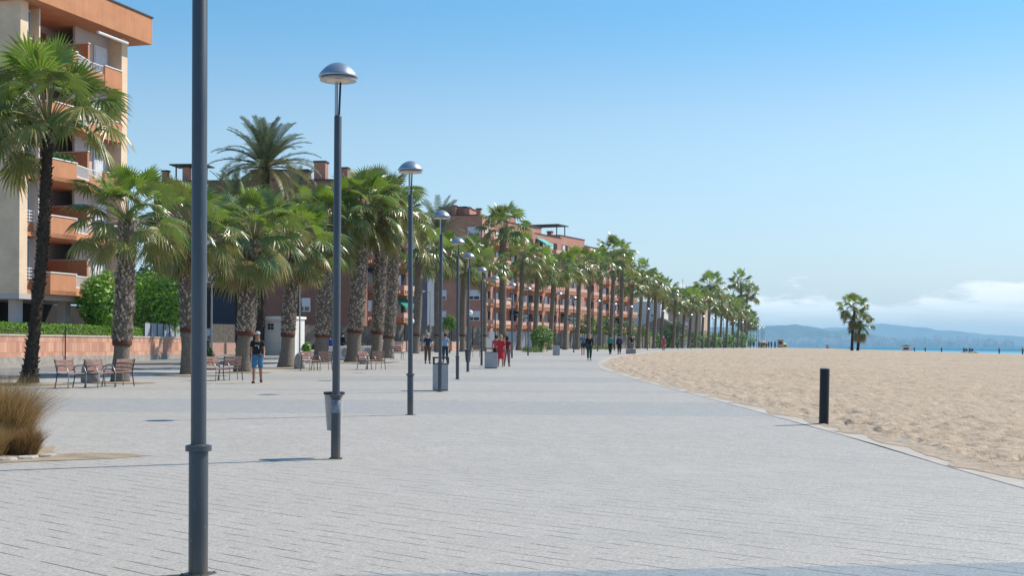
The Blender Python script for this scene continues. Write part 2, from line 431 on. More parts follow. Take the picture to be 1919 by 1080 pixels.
mt['date1'] = leafmat('date_palm_leaflet', (.085,.115,.06), rough=.5, trans=.2)
mt['date2'] = leafmat('olive_date_leaflet', (.16,.15,.055), rough=.5, trans=.2)
mt['bushb'] = leafmat('bright_green_leaf', (.17,.36,.03), rough=.45, tcol=(.4,.7,.06))
mt['bushd'] = leafmat('dark_green_leaf', (.045,.11,.022), rough=.5)
mt['busho'] = leafmat('yellow_green_leaf', (.17,.22,.04), rough=.6)
mt['grassdry'] = leafmat('dry_grass_blade', (.50,.34,.16), rough=.75, trans=.25, tcol=(.5,.32,.12), spec=.15)
mt['grassdark'] = leafmat('brown_grass_blade', (.17,.10,.045), rough=.8, trans=.2, spec=.1)
mt['grassgreen'] = leafmat('green_grass_blade', (.12,.16,.03), rough=.7, trans=.2)
mt['wood_twig'] = M('bush_wood', (.09,.065,.045), .9, .2, 9)
# ------------------------------------------------------------------ ground, promenade, beach, sea
def strip(name, xl, xr, ys, dz, mat, nx=2, zf=None):
    mb = MB(); n = nx+1
    for y in ys:
        for i in range(n):
            x = xl(y)+(xr(y)-xl(y))*i/nx
            z = (zf(x, y) if zf else G(y))+dz
            mb.v.append((x, y, z))
    for j in range(len(ys)-1):
        for i in range(nx):
            a = j*n+i; mb.f.append((a, a+1, a+n+1, a+n)); mb.m.append(0)
    return struct(mb.build(name, mat, smooth=True))
ys_all = [-30, 0, 10, 17, 22, 27, 32, 38, 43, 48, 57, 64, 70, 77, 84, 91, 99, 108, 115, 121, 128, 135, 145, 155, 171, 194, 215, 235, 250, 275, 300, 350, 420, 500, 700, 1200]
strip('ground', lambda y: -1500, lambda y: edge(y)+.5, ys_all, -.012, mt['land'])
def prom_left(y): return float(np.interp(y, [-30, 30, 42, 76, 100, 130, 170, 200, 300, 700, 1200], [-30, -22, -17, -14.6, -13, -9, 2, 10, 42, 70, 85]))
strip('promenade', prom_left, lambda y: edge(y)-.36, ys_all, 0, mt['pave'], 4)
# road between the palms and the garden walls
strip('road', lambda y: float(np.interp(y, [-30, 30, 61, 85, 100, 130, 170, 300, 1200], [-60, -26.5, -22.9, -20.4, -18.6, -15.5, -6.5, 32, 70])), lambda y: prom_left(y)-.15, ys_all, -.006, mt['road'], 2)
strip('road_line', lambda y: prom_left(y)-2.0, lambda y: prom_left(y)-1.88, ys_all, .002, mt['paint'], 1)
strip('road_kerb', lambda y: prom_left(y)-.15, lambda y: prom_left(y), ys_all, .012, mt['kerb'], 1)
# the pale kerb along the sand, cut to follow the curve
mb = MB(); yy = 2.0; ring = []
while yy < 420:
    e = edge(yy); g = G(yy)
    ring.append(((e-.36, yy, g+.0), (e-.355, yy, g+.007), (e-.01, yy, g+.010), (e+.01, yy, g-.1)))
    yy += max(.6, yy*.02)
for a, b in zip(ring[:-1], ring[1:]):
    for k in range(3): mb.quadface([a[k], b[k], b[k+1], a[k+1]][::-1])
struct(mb.build('sand_kerb', mt['kerb']))

# value noise for the trampled sand
rs = np.random.RandomState(5); TBL = rs.rand(512, 512)
def vnoise(x, y):
    xi = np.floor(x).astype(int); yi = np.floor(y).astype(int); fx = x-xi; fy = y-yi
    fx = fx*fx*(3-2*fx); fy = fy*fy*(3-2*fy)
    a = TBL[xi % 512, yi % 512]; b = TBL[(xi+1) % 512, yi % 512]; c = TBL[xi % 512, (yi+1) % 512]; d = TBL[(xi+1) % 512, (yi+1) % 512]
    return (a*(1-fx)+b*fx)*(1-fy)+(c*(1-fx)+d*fx)*fy
def sand_mesh():
    ysn = []; y = 8.0
    while y < 900: ysn.append(y); y *= 1.0062
    ysn = np.array(ysn); nx = 300
    V = []; 
    s = np.linspace(0, 1, nx)**1.9
    e = np.interp(ysn, EY, EX)
    far = np.full_like(ysn, SHORE+7.0)
    X = e[:, None]+(far-e)[:, None]*s[None, :]
    Y = np.repeat(ysn[:, None], nx, 1)
    t = np.clip((X-e[:, None])/(SHORE-e[:, None]), 0, 1); ss = t*t*(3-2*t)
    g = np.interp(ysn, GY, GZ)[:, None]
    Z = g*(1-ss)+(-.35)*ss
    Z = np.where(X > SHORE, -.35-(X-SHORE)*.14, Z)
    near = np.clip((X-e[:, None])/.5, 0, 1)
    # foot prints and ruts
    wx = X+.3*vnoise(X*1.3+9, Y*1.3); wy = Y+.3*vnoise(X*1.3, Y*1.3+40)
    h = (vnoise(wx*3.1, wy*3.1)-.5)*.065+(vnoise(wx*6.7+31, wy*6.7)-.5)*.075+(vnoise(X*.9, Y*.9)-.5)*.05+(vnoise(X*13, Y*13)-.5)*.025
    dimp = vnoise(wx*6.3+77, wy*6.3+11); h -= np.clip(dimp-.64, 0, 1)*.36
    h += (vnoise(X*.14, Y*.14+7)-.5)*.16*np.clip(t*9, 0, 1)
    Z = Z+h*near+.012*near-.012*(1-near)
    co = np.stack([X, Y, Z], -1).reshape(-1, 3)
    ny = len(ysn)
    j, i = np.meshgrid(np.arange(ny-1), np.arange(nx-1), indexing='ij')
    a = (j*nx+i).ravel(); F = np.stack([a, a+1, a+nx+1, a+nx], -1)
    me = bpy.data.meshes.new('sand'); me.vertices.add(len(co)); me.vertices.foreach_set('co', co.ravel())
    me.loops.add(F.size); me.loops.foreach_set('vertex_index', F.ravel())
    me.polygons.add(len(F)); me.polygons.foreach_set('loop_start', np.arange(0, F.size, 4)); me.polygons.foreach_set('loop_total', np.full(len(F), 4))
    me.polygons.foreach_set('use_smooth', np.ones(len(F), bool))
    me.materials.append(mt['sand']); me.update(calc_edges=True); me.validate()
    o = bpy.data.objects.new('sand', me); COL.objects.link(o); struct(o)
sand_mesh()

def sea_mat():
    m, nt, p = newmat('sea_water')
    pos = geopos(nt); sp = nt.nodes.new('ShaderNodeSeparateXYZ'); lk(nt, pos, sp.inputs[0])
    n = nnoise(nt, nmap(nt, pos, (.02,.004,0)), 1.0, 4)
    x = nmath(nt, 'ADD', sp.outputs['X'], nmath(nt, 'MULTIPLY', n, 60))
    shal = nmath(nt, 'SUBTRACT', 1.0, nmath(nt, 'DIVIDE', nmath(nt, 'SUBTRACT', x, 170), 200, True), True)
    c = nmix(nt, shal, (.008,.145,.24), (.26,.52,.62))
    foam = nmath(nt, 'MULTIPLY', nmath(nt, 'LESS_THAN', sp.outputs['X'], 131), nmath(nt, 'MULTIPLY_ADD', nnoise(nt, nmap(nt, pos, (.5,.05,0)), 1, 3), 4, True, -1.6))
    c = nmix(nt, foam, c, (.7,.75,.75))
    lk(nt, c, p.inputs['Base Color']); p.inputs['Roughness'].default_value = .5; p.inputs['Specular IOR Level'].default_value = .18
    bump(nt, p, nnoise(nt, nmap(nt, pos, (.5,.15,0)), 1, 5), .7, .25)
    return m
mt['sea'] = sea_mat()
mb = MB(); xs = [123, 140, 200, 400, 1200, 4000, 12000]; ysn = [-2500, 0, 300, 800, 2000, 5000, 9500]
for y in ysn:
    for x in xs: mb.v.append((x, y, -1.1))
# beyond the last stretch of beach the sea also lies behind the town's end
for j in range(len(ysn)-1):
    for i in range(len(xs)-1):
        a = j*len(xs)+i; mb.f.append((a, a+1, a+len(xs)+1, a+len(xs))); mb.m.append(0)
struct(mb.build('sea', mt['sea']))
mb = MB(); mb.quadface([(-6000, 1190, -1.3), (124, 1190, -1.3), (124, 9500, -1.3), (-6000, 9500, -1.3)])
struct(mb.build('bay', mt['sea']))

# ------------------------------------------------------------------ far hills across the bay
def ridge(name, pts, D0, depth, mat, seed, base=-3):
    rng = random.Random(seed); mb = MB(); nx = 220; nd = 14
    x0, x1 = pts[0][0], pts[-1][0]
    pxs = [p[0] for p in pts]; pys = [p[1] for p in pts]
    for i in range(nx+1):
        px = x0+(x1-x0)*i/nx
        for j in range(nd+1):
            q = j/nd; Y = D0+depth*q
            topz = W(px, float(np.interp(px, pxs, pys)), D0+depth).z
            prof = min(1, (q**.75))
            nse = (vnoise(np.array([px*.045+seed]), np.array([q*5.0]))[0]-.5)*.5*(1-q)*q*3
            z = base+(topz-base)*max(0.0, prof+nse)+ (vnoise(np.array([px*.21]), np.array([q*9.0+seed]))[0]-.5)*(topz*.05)*(q > .1)
            X = (px-960)/2500*(D0+depth*.5)
            mb.v.append((X, Y, z))
        mb.v.append(((px-960)/2500*(D0+depth*.5), D0+depth*1.6, base))
    n = nd+2
    for i in range(nx):
        for j in range(n-1):
            a = i*n+j; mb.f.append((a, a+n, a+n+1, a+1)); mb.m.append(0)
    return struct(mb.build(name, mat, smooth=True))
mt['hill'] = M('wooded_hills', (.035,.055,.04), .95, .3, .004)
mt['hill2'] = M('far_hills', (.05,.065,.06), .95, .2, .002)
ridge('near_hills', [(900,640),(1150,618),(1300,613),(1400,614),(1440,612),(1480,611),(1515,610.5),(1545,609),(1575,614),(1600,619),(1620,621),(1645,619),(1662,622),(1690,630),(1720,634),(1760,638.5),(1800,641),(1850,645),(1900,648.5),(1960,650)], 8600, 1800, mt['hill'], 3)
ridge('far_hills', [(1000,630),(1300,625),(1480,621),(1560,618),(1640,614),(1685,609.5),(1705,607.5),(1725,608),(1745,609.5),(1780,615),(1815,619),(1850,621),(1919,627),(2050,634),(2300,646)], 14500, 3000, mt['hill2'], 8)
# the strip of coast and its town under the hills: one mass of pale specks
mt['town'] = M('pale_town_walls', (.74,.66,.62), .9, .25, .02)
rng = random.Random(11); mb = MB()
for k in range(420):
    px = rng.uniform(1405, 1900); Yd = rng.uniform(8350, 8620)
    x = (px-960)/2500*Yd; w = rng.uniform(8, 40); h = rng.uniform(10, 34)*(1 if rng.random() < .85 else 1.8)
    z = (Yd-8350)*.09
    mb.box(x-w/2, x+w/2, Yd, Yd+15, -2, z+h)
tag(mb.build('distant_town', mt['town']), 'pale strip of distant town buildings along the far shore below the hills', 'town', kind='stuff')
mb = MB(); x = (1536-960)/2500*8300
mb.box(x-13, x+13, 8300, 8325, -2, 56); mb.box(x-9, x+9, 8303, 8322, 56, 62); mb.box(x-40, x-20, 8300, 8325, -2, 26)
tag(mb.build('tower_block', mt['town']), 'tall pale tower block of the distant town across the bay', 'building')
mb = MB(); mb.quadface([(-4000, 8300, -.9), (9000, 8300, -.9), (9000, 9100, 14), (-4000, 9100, 14)])
struct(mb.build('far_coast', mt['hill2']))

# ------------------------------------------------------------------ street lamps of the promenade
def lamp_parts():
    root = thing('street_lamp', 'x', 'street lamp', (0,0,0), 0, 'domed street lamps along the promenade')
    mb = MB(); mb.lathe([(.062,0),(.062,.8),(.060,.81)], 20); 
    lo = mb.build('lower_post', mt['polebase'], root, smooth=True); autosmooth(lo)
    mb = MB(); mb.lathe([(.062,.795),(.084,.80),(.084,.835),(.052,.845)], 20); autosmooth(mb.build('collar', mt['pole'], root, smooth=True))
    mb = MB(); mb.lathe([(.0495,.84),(.0485,4.44),(.040,4.46)], 20)
    up = mb.build('post', mt['pole'], root, smooth=True); autosmooth(up)
    mb = MB(); mb.box(-.085,.085,-.085,.085,-.005,.010)
    for sx in (-1,1):
        for sy in (-1,1): mb.lathe([(.007,.010),(.007,.016)], 6, (sx*.073, sy*.073, 0))
    mb.build('base_plate', mt['polebase'], root)
    mb = MB(); mb.tube([(-.022,0,4.42),(-.022,0,4.95)], .021, 8); autosmooth(mb.build('neck_pipe', mt['pipe'], root, smooth=True))
    mb = MB(); mb.tube([(.012,.01,4.42),(.03,.01,4.95)], .014, 8); autosmooth(mb.build('cable_pipe', mt['black'], root, smooth=True))
    mb = MB()
    prof = [(.240,4.950),(.256,4.955),(.258,4.966),(.240,4.998),(.205,5.042),(.165,5.082),(.115,5.116),(.06,5.138),(.001,5.146)]
    mb.lathe(prof, 32); hd = mb.build('dome', mt['dome'], root, smooth=True); autosmooth(hd, 60)
    mb = MB(); mb.lathe([(.001,4.885),(.10,4.892),(.18,4.912),(.225,4.944)], 28); autosmooth(mb.build('diffuser', mt['lens'], root, smooth=True))
    mb = MB(); mb.lathe([(.218,4.905),(.236,4.908),(.238,4.925),(.218,4.925)], 28); autosmooth(mb.build('rim', mt['pipe'], root, smooth=True))
    return root
LX = [(-2.02,8.62),(-2.28,17.3),(-2.05,27),(-2.03,37.7),(-1.97,48.3),(-1.90,57.5),(-1.58,69.5),(-1.0,80.2),(0.0,90.8),(1.2,99.5),(3.9,110.5),(5.6,121),(8.5,132.5),(11.0,143),(13.6,152.5),(16.5,162.5),(19.6,173),(22.9,184),(26.1,194.5),(29.3,205),(32.7,217),(36.3,229),(40.2,242),(44.2,256),(48.4,271),(52.5,286),(56.0,300),(59.5,315),(62.2,331),(64.5,349),(66.6,368)]
ordn = ['nearest','second','third','fourth','fifth','sixth','seventh','eighth','ninth','tenth','eleventh','twelfth','thirteenth','fourteenth','fifteenth','sixteenth','seventeenth','eighteenth','nineteenth','twentieth','twenty-first','twenty-second','twenty-third','twenty-fourth','twenty-fifth','twenty-sixth','twenty-seventh','twenty-eighth','twenty-ninth','thirtieth','thirty-first']
spec = {0: 'thick grey lamp post closest to the camera, its head above the frame',
        1: 'tall domed grey street lamp with a litter basket fixed to its post',
        2: 'tall domed grey street lamp, third post in, with bare post',
        3: 'domed grey street lamp standing right in front of the square litter bin',
        5: 'domed grey street lamp with a small dark litter basket on its post'}
lamp0 = lamp_parts()
for i, (x, y) in enumerate(LX):
    o = lamp0 if i == 0 else copy_tree(lamp0)
    o.location = (x, y, G(y)); o.rotation_euler = (R((i*37 % 5-2)*.12), R((i*53 % 7-3)*.1), R(i*23 % 40-20))
    o['label'] = spec.get(i, 'grey domed street lamp on slim post, %s in line from the camera' % ordn[i])

stk = MB().lathe([(.0626,.60),(.0632,.601),(.0632,.765),(.0626,.766)], 20).build('wrapped_sticker', M('faded_blue_sticker', (.20,.25,.31), .6, .25, 20), [o for o in SC.objects if o.get('label') == spec[1]][0], smooth=True)
# sand blown on to the kerb
mb = MB(); r_ = random.Random(12)
for k in range(38):
    y0 = r_.uniform(13, 75); ln = r_.uniform(.6, 3.0); w = r_.uniform(.08, .34); n = 8; prev = None
    for j in range(n+1):
        yv = y0+ln*j/n; ee = edge(yv); ww = w*math.sin(PI*j/n)*r_.uniform(.6, 1.1); g = G(yv)+.0135
        row = ((ee-ww, yv, g), (ee+.02, yv, g+.008))
        if prev: mb.quadface([prev[0], prev[1], row[1], row[0]])
        prev = row
struct(mb.build('sand_drift', mt['sand']))

# litter basket strapped on lamp two, and a small one on lamp six
def basket(x, y, z, s, mats, label, rzz):
    t = thing('litter_basket', label, 'litter basket', (x, y, z), rzz, 'litter baskets on lamp posts')
    mb = MB(); mb.lathe([(.001,0),(.085*s,0),(.118*s,.44*s),(.112*s,.44*s),(.08*s,.015)], 18); autosmooth(mb.build('basket', mats, t, smooth=True))
    mb = MB(); mb.lathe([(.116*s,.435*s),(.130*s,.438*s),(.130*s,.465*s),(.116*s,.468*s),(.112*s,.44*s)], 18); autosmooth(mb.build('rim', mt['black'], t, smooth=True))
    mb = MB(); mb.box(-.01,.01,-.2*s,-.1*s,.40*s,.44*s); mb.build('bracket', mt['darkgrey'], t)
    return t
basket(-2.33, 17.50, .36, 1.08, mt['plastic'], 'small pale litter basket with a black rim behind the second lamp post', 0)
basket(-1.90, 57.62, .31+.42, 1.15, mt['darkgrey'], 'small dark litter basket fixed to the sixth lamp post', 0)

# black bollard
t = thing('bollard', 'plain black round bollard standing at the edge of the sand', 'bollard', (5.79, 24.75, 0), 0)
mb = MB(); mb.lathe([(.088,-.05),(.088,1.07),(.084,1.085),(.001,1.09)], 28); o = mb.build('post', mt['black'], t, smooth=True); autosmooth(o, 30)
mb = MB(); mb.lathe([(.089,1.075),(.0895,1.076),(.0895,1.082),(.085,1.0925),(.001,1.0935)], 28); o = mb.build('cap', mt['pipe'], t, smooth=True); autosmooth(o)
t.rotation_euler = (0, R(.9), 0)
mb = MB(); n = 20
mb.v.append((5.85, 24.72, .055))
for k in range(n):
    a = 2*PI*k/n; r = 1+.18*math.sin(3*a+1)
    mb.v.append((5.85+.42*r*math.cos(a), 24.72+.26*r*math.sin(a), -.02))
for k in range(n): mb.f.append((0, 1+k, 1+(k+1) % n)); mb.m.append(0)
struct(mb.build('sand_heap', mt['sand'], smooth=True))

# square litter bins
def bin_parts(label, x, y, s=1, rz=0):
    t = thing('litter_bin', label, 'litter bin', (x, y, G(y)), rz, 'square litter bins on the promenade')
    a = .225*s
    o = MB().box(-a+.02, a-.02, -a+.02, a-.02, 0, .04).build('foot', mt['darkgrey'], t)
    mb = MB()
    for (x0,x1,y0,y1) in ((-a,a,-a,-a+.02),(-a,a,a-.02,a),(-a,-a+.02,-a+.022,a-.022),(a-.02,a,-a+.022,a-.022)): mb.box(x0,x1,y0,y1,.03,.76)
    mb.build('body_panels', mt['bin'], t)
    mb = MB()
    for sx in (-1,1):
        for sy in (-1,1): mb.box(min(sx*a, sx*(a-.035)), max(sx*a, sx*(a-.035)), min(sy*a, sy*(a-.035)), max(sy*a, sy*(a-.035)), .762, .93)
        mb.box(min(sx*.012,sx*.0)-.012*(sx<0), .012, -a, -a+.02, .762,.93) if sx > 0 else None
    mb.box(-a+.036, a-.036, -a+.004, a-.004, .762, .79)
    mb.build('opening_frame', mt['darkgrey'], t)
    MB().box(-a-.01, a+.01, -a-.01, a+.01, .931, .975).build('lid', mt['darkgrey'], t, bevel=.006)
    return t
bin_parts('pale grey square litter bin behind the fourth lamp post', -2.07+.02, 38.55, 1.0)
bin_parts('grey square litter bin beside the woman in the red dress', (921-960)/2500*63.5, 63.5, 1.35)
bin_parts('small distant grey litter bin by the tenth lamp post', (1043-960)/2500*101.5, 101.5, 1.15)

# ------------------------------------------------------------------ chairs / benches
def chair_parts(L=.62):
    root = thing('bench', 'x', 'bench', (0,0,0), 0, 'single seat benches between the palms')
    for sx in (-1, 1):
        x = sx*(L/2+.02)
        mb = MB()
        mb.tube([(x,.30,0),(x,.24,.22),(x,.20,.42),(x,.25,.60),(x,.33,.84)], .017, 6)
        f = mb.build('frame', mt['bensteel'], root, smooth=True)
        mb = MB(); mb.tube([(x,.24,.60),(x,.10,.655),(x,-.08,.66),(x,-.18,.60),(x,-.26,.46),(x,-.27,.40),(x,-.26,.22),(x,-.245,0)], .017, 6)
        mb.build('armrest', mt['steel'], root, smooth=True)
        mb = MB(); mb.tube([(x,.21,.40),(x,0,.385),(x,-.26,.40)], .014, 6); mb.build('seat_rail', mt['bensteel'], root, smooth=True)
    mb = MB()
    for k in range(5):
        y = .17-.095*k; z = .405+.004*abs(k-2)
        mb.box(-L/2, L/2, y-.04, y+.04, z, z+.03)
    mb.build('seat', mt['wood'], root, bevel=.004)
    mb = MB()
    for k in range(3):
        z = .50+.115*k; y = .205+.035*k
        b = len(mb.v); mb.box(-L/2, L/2, y, y+.028, z, z+.095)
    mb.build('backrest', mt['wood'], root, bevel=.004)
    return root
ch0 = chair_parts()
benches = [
 (134, 38.9, 60, 'red slatted armchair bench beside the dark leaning palm trunk'),
 (189, 39.5, 60, 'red slatted armchair bench just left of the banded palm trunk'),
 (224, 40.6, 232, 'armchair bench turned away in front of the banded palm trunk'),
 (408, 45.5, 58, 'armchair bench right beside the nearest lamp post in view'),
 (433, 46.3, 210, 'armchair bench turned away behind the walking man'),
 (583, 58.0, 55, 'pale armchair bench left of the basket lamp, beside rounded stone'),
 (606, 58.6, 205, 'armchair bench turned away close to the basket lamp post'),
 (688, 60.0, 55, 'reddish armchair bench between the two thick palm trunks'),
 (706, 60.6, 205, 'armchair bench turned away at the foot of the shaggy palm'),
 (745, 84.0, 20, 'small distant bench in front of the orange low wall'),
 (893, 92.0, 20, 'small distant bench behind the lamp with dark basket'),
]
for i, (px, Y, deg, lb) in enumerate(benches):
    o = ch0 if i == 0 else copy_tree(ch0)
    p = at(px, Y); o.location = p; o.rotation_euler = (0, 0, R(deg)); o['label'] = lb

# rounded stones and low concrete barriers with round holes
def stone(px, Y, w, h, label, mat=None):
    p = at(px, Y); mb = MB()
    prof = [(w*.55, -.03), (w*.56, h*.3), (w*.5, h*.6), (w*.38, h*.85), (w*.2, h*.97), (.001, h)]
    mb.lathe(prof, 16, (0,0,0), 0, 1, .8); o = mb.build('stone_bollard', mat or mt['concrete'], None, smooth=True, loc=p)
    tag(o, label, 'stone bollard', 'rounded stones along the road')
stone(170, 43.5, .55, .78, 'rounded grey stone bollard behind the red armchair bench')
stone(452, 56, .55, .5, 'low rounded white stone behind the walking man', mt['whitewall'])
stone(562, 60.5, .45, .75, 'rounded tall stone bollard left of the pale bench')
stone(684, 71, .5, .65, 'rounded stone between the two thick trunks')
def barrier(px, Y, label):
    p = at(px, Y); t = thing('concrete_barrier', label, 'barrier', p, R(8), 'low concrete barriers with round holes')
    mb = MB(); mb.box(-1.15,1.15,-.14,.14,-.02,.85); mb.build('block', mt['whitewall'], t, bevel=.05)
    for s in (-1, 1):
        mb = MB(); mb.tube([(s*.72,-.16,.45),(s*.72,-.141,.45)], .30, 20); mb.build('round_hole', mt['concrete'], t)
barrier(627, 80, 'low white concrete barrier with round discs behind the basket lamp')
barrier(668, 81, 'low white concrete barrier half hidden by the thick palm base')
# ------------------------------------------------------------------ palms
def fan_leaf(mb, rng, az, el, pet, L, seg, droop, ml, mtip, mp=4, bend=28, amax=125, tipp=.5):
    # stalk
    r, z = .05, 0.0; e = R(el+bend*.35); n = 5; path = []
    ca, sa = math.cos(az), math.sin(az)
    for k in range(n+1):
        path.append(Vector((r*ca, r*sa, z)))
        r += math.cos(e)*pet/n; z += math.sin(e)*pet/n; e -= R(bend)/n
    mb.tube(path, [.024,.018,.015,.013,.011,.010], 3, mp, cap=False)
    hub = path[-1]; f = (path[-1]-path[-2]).normalized()
    f = (f+Vector((0,0,-.18))).normalized()
    s = Vector((-sa, ca, 0)); s = (s-f*s.dot(f)).normalized(); u = s.cross(f); u = -u if u.z < 0 and el > -30 else u
    roll = rng.uniform(-.7, .7); s2 = s*math.cos(roll)+u*math.sin(roll); u = u*math.cos(roll)-s*math.sin(roll); s = s2
    am = R(amax); da = 2*am/seg
    st = [.06, .32, .56, .80, 1.0]
    for i in range(seg):
        a = -am+da*(i+.5); l = L*(.80+.20*math.cos(a*.6))*rng.uniform(.93, 1.05)
        prev = None; tip = rng.random() < tipp; tw = rng.uniform(-.06, .06)*L; dr = droop*rng.uniform(.75, 1.35)
        for k, q in enumerate(st):
            ro = q*l; hw = math.tan(da/2)*(ro if q < .57 else .56*l*(1-q)/.44*1.0)
            fold = -.26*abs(math.sin(a))*ro*.6
            g = -dr*(q**2.6)*l
            c = hub+(f*math.cos(a)+s*math.sin(a))*ro+u*fold+Vector((0,0,g))
            if q > .6: c += s*tw*(q-.6)*2; c -= (f*math.cos(a)+s*math.sin(a))*max(0, dr-.35)*(q-.56)*l*.8
            t = (-f*math.sin(a)+s*math.cos(a))
            row = (c-t*hw, c+u*hw*.55, c+t*hw)
            if prev:
                m = (mtip if (tip and k >= 4) or (tip and k == 3 and rng.random() < .35) else ml)
                if q < 1:
                    mb.quadface([prev[0], row[0], row[1], prev[1]], m); mb.quadface([prev[1], row[1], row[2], prev[2]], m)
                else:
                    mb.quadface([prev[0], c, prev[1]], m); mb.quadface([prev[1], c, prev[2]], m)
            prev = row
LEAFM = [mt['leaf1'], mt['leaf2'], mt['leaf3'], mt['leaftan'], mt['petiole']]
def fan_crown(seed, nl, seg, size=1.0, low=-30, tan=.12, pet=1.0, L=1.0):
    rng = random.Random(seed); mb = MB()
    for i in range(nl):
        q = (i+.5)/nl                       # 0 old/low ... 1 young/high
        el = low+(84-low)*(q**.95)+rng.uniform(-13, 13)
        az = i*2.39996+rng.uniform(-.3, .3)
        p = pet*size*(1.10-.06*q)*rng.uniform(.75, 1.18); l = L*size*rng.uniform(.72, 1.0)**(1-.1*max(0, q-.85)*5)
        ml = 2 if q < .22 else (1 if q < .62 else (0 if rng.random() < .75 else 1))
        if rng.random() < .1: ml = 2
        fan_leaf(mb, rng, az, min(el, 86), p, l, seg, .50-.42*q if el < 55 else .08, ml, 3 if q < .6 else 2, 4, 38-18*q, 128-(45 if el > 70 else 0), tan+.22*(1-q))
    return mb.mesh('palm_crown', LEAFM)
def skirt_mesh(seed, n, size):
    rng = random.Random(seed); mb = MB()
    for i in range(n):
        fan_leaf(mb, rng, i*2.39996, rng.uniform(-74, -55), .75*size, .75*size, 12, .5, 3 if rng.random() < .6 else 2, 3, 4, 22, 95, 1)
    return mb.mesh('dry_leaves', LEAFM)
CR = [fan_crown(100+i, 44, 20, low=-32, pet=1.22, L=.74) for i in range(5)]
CR[3:5] = [fan_crown(110+i, 52, 20, low=-50, tan=.2, pet=1.22, L=.76) for i in range(2)]
CR.append(fan_crown(121, 46, 22, low=-16, pet=1.1, L=.70))
CRF = [fan_crown(200+i, 34, 12, low=-36, tan=.15, pet=1.15, L=.74) for i in range(5)]
SK = [skirt_mesh(50, 14, 1), skirt_mesh(51, 10, 1)]

def palm_trunk(root, base, top, r, flare, bark_z, boots, rng, dark=False, bulge=1.0):
    # base/top in world, root at base. bark_z: height where the trimmed band sits (None = no band)
    d = top-base; H = d.z; n = 26
    bend = Vector((rng.uniform(-.12, .12), rng.uniform(-.1, .1), 0))*min(1, H/8)
    def P(t): return Vector((d.x*t, d.y*t, H*t))+bend*math.sin(PI*t)
    def rad(t):
        z = t*H
        b = r*(1+flare*math.exp(-z/.45))
        if bark_z and z > bark_z: b *= 1.16*bulge
        b *= 1-.22*max(0, t-.55)
        return b*(1+.03*math.sin(z*7+r*40))
    tb = (bark_z/H) if bark_z else 0
    if bark_z:
        pts = [P(tb*k/10) for k in range(11)]
        lo = MB().tube(pts, [rad(tb*k/10*.999) for k in range(11)], 18)
        lm = lo.build('lower_trunk', mt['trunk_dark'] if dark else mt['trunk_low'], root, smooth=True)
    ts = [tb+(1-tb)*k/n for k in range(n+1)]
    mb = MB(); mb.tube([P(t) for t in ts], [rad(t+1e-4) for t in ts], 16, 0)
    if boots:
        zz = (bark_z or .25); i = 0
        while zz < H-.05:
            t = zz/H; rr = rad(t); a = i*2.39996+rng.uniform(-.15, .15); w = rr*rng.uniform(.11, .19); hh = rng.uniform(.07, .15)
            c = P(t); ca, sa = math.cos(a), math.sin(a); tn = Vector((-sa, ca, 0)); o = Vector((ca, sa, 0))
            p0 = c+o*(rr*.97)-tn*w; p1 = c+o*(rr*.97)+tn*w; tip = c+o*(rr+rng.uniform(.03, .10))+Vector((0,0,hh))
            p2 = c+o*(rr*.97)+Vector((0,0,hh*.75))+tn*w*.5; p3 = c+o*(rr*.97)+Vector((0,0,hh*.75))-tn*w*.5
            m = 1 if rng.random() < .55 else 0
            mb.quadface([p0, p1, tip+tn*w*.45, tip-tn*w*.45], m); mb.quadface([p1, p2, tip+tn*w*.45], m); mb.quadface([p3, p0, tip-tn*w*.45], m); mb.quadface([tip-tn*w*.45, tip+tn*w*.45, p2, p3], m)
            i += 1; zz += .0068*(.33/r)*boots
    mb.build('trunk', [mt['trunk_dark'] if dark else mt['trunk'], mt['boot_dark'] if dark else mt['boot']], root, smooth=False if boots else True)
    if bark_z:
        k = MB(); c = P(tb); rr = rad(tb+.001)
        prof = [(rr*.95,-.10),(rr*1.0,-.08),(rr*1.06,0),(rr*1.05,.07),(rr*.95,.10)]
        k.lathe(prof, 20, tuple(c)); b = k.build('trimmed_bark_band', mt['redbark'], root, smooth=True)
PALMG = 'fan palms in the promenade rows'
def palm(label, base_px, Y, bud, r, crown, cs, bark=None, boots=1, flare=.5, skirt=None, seed=0, dark=False, far=False, dz=0, budY=None, group=PALMG):
    rng = random.Random(seed*7+13)
    base = at(base_px, Y); base.z += dz
    top = W(bud[0], bud[1], budY or Y)
    root = thing('fan_palm', label, 'palm tree', base, 0, group)
    palm_trunk(root, base, top, r, flare, bark, boots, rng, dark)
    c = bpy.data.objects.new('crown', (CRF if far else CR)[crown % 5 if crown != 5 else 5 if not far else 0]); COL.objects.link(c); c.parent = root
    c.location = top-base; c.rotation_euler = (rng.uniform(-.06, .06), rng.uniform(-.06, .06), rng.uniform(0, 6.28)); c.scale = (cs, cs, cs*rng.uniform(.95, 1.08))
    if skirt is not None:
        k = bpy.data.objects.new('dry_leaves', SK[skirt % 2]); COL.objects.link(k); k.parent = root
        k.location = top-base-Vector((0,0,.12)); k.rotation_euler = (0,0,rng.uniform(0, 6.28)); k.scale = (cs*.95,)*3
    return root
palm('slender dark leaning palm trunk at the left, in front of the beige building', 54, 41.5, (91, 232), .165, 5, 1.55, None, 1.3, 1.15, None, 1, dark=True)
palm('fan palm at the left edge, only the tips of its crown in frame', -45, 42, (-22, 258), .25, 1, 1.1, None, 2, .5, None, 2)
palm('stout fan palm with trimmed banded trunk behind the red benches', 226, 43.2, (240, 416), .25, 2, 1.12, 1.3, 1, .35, None, 3)
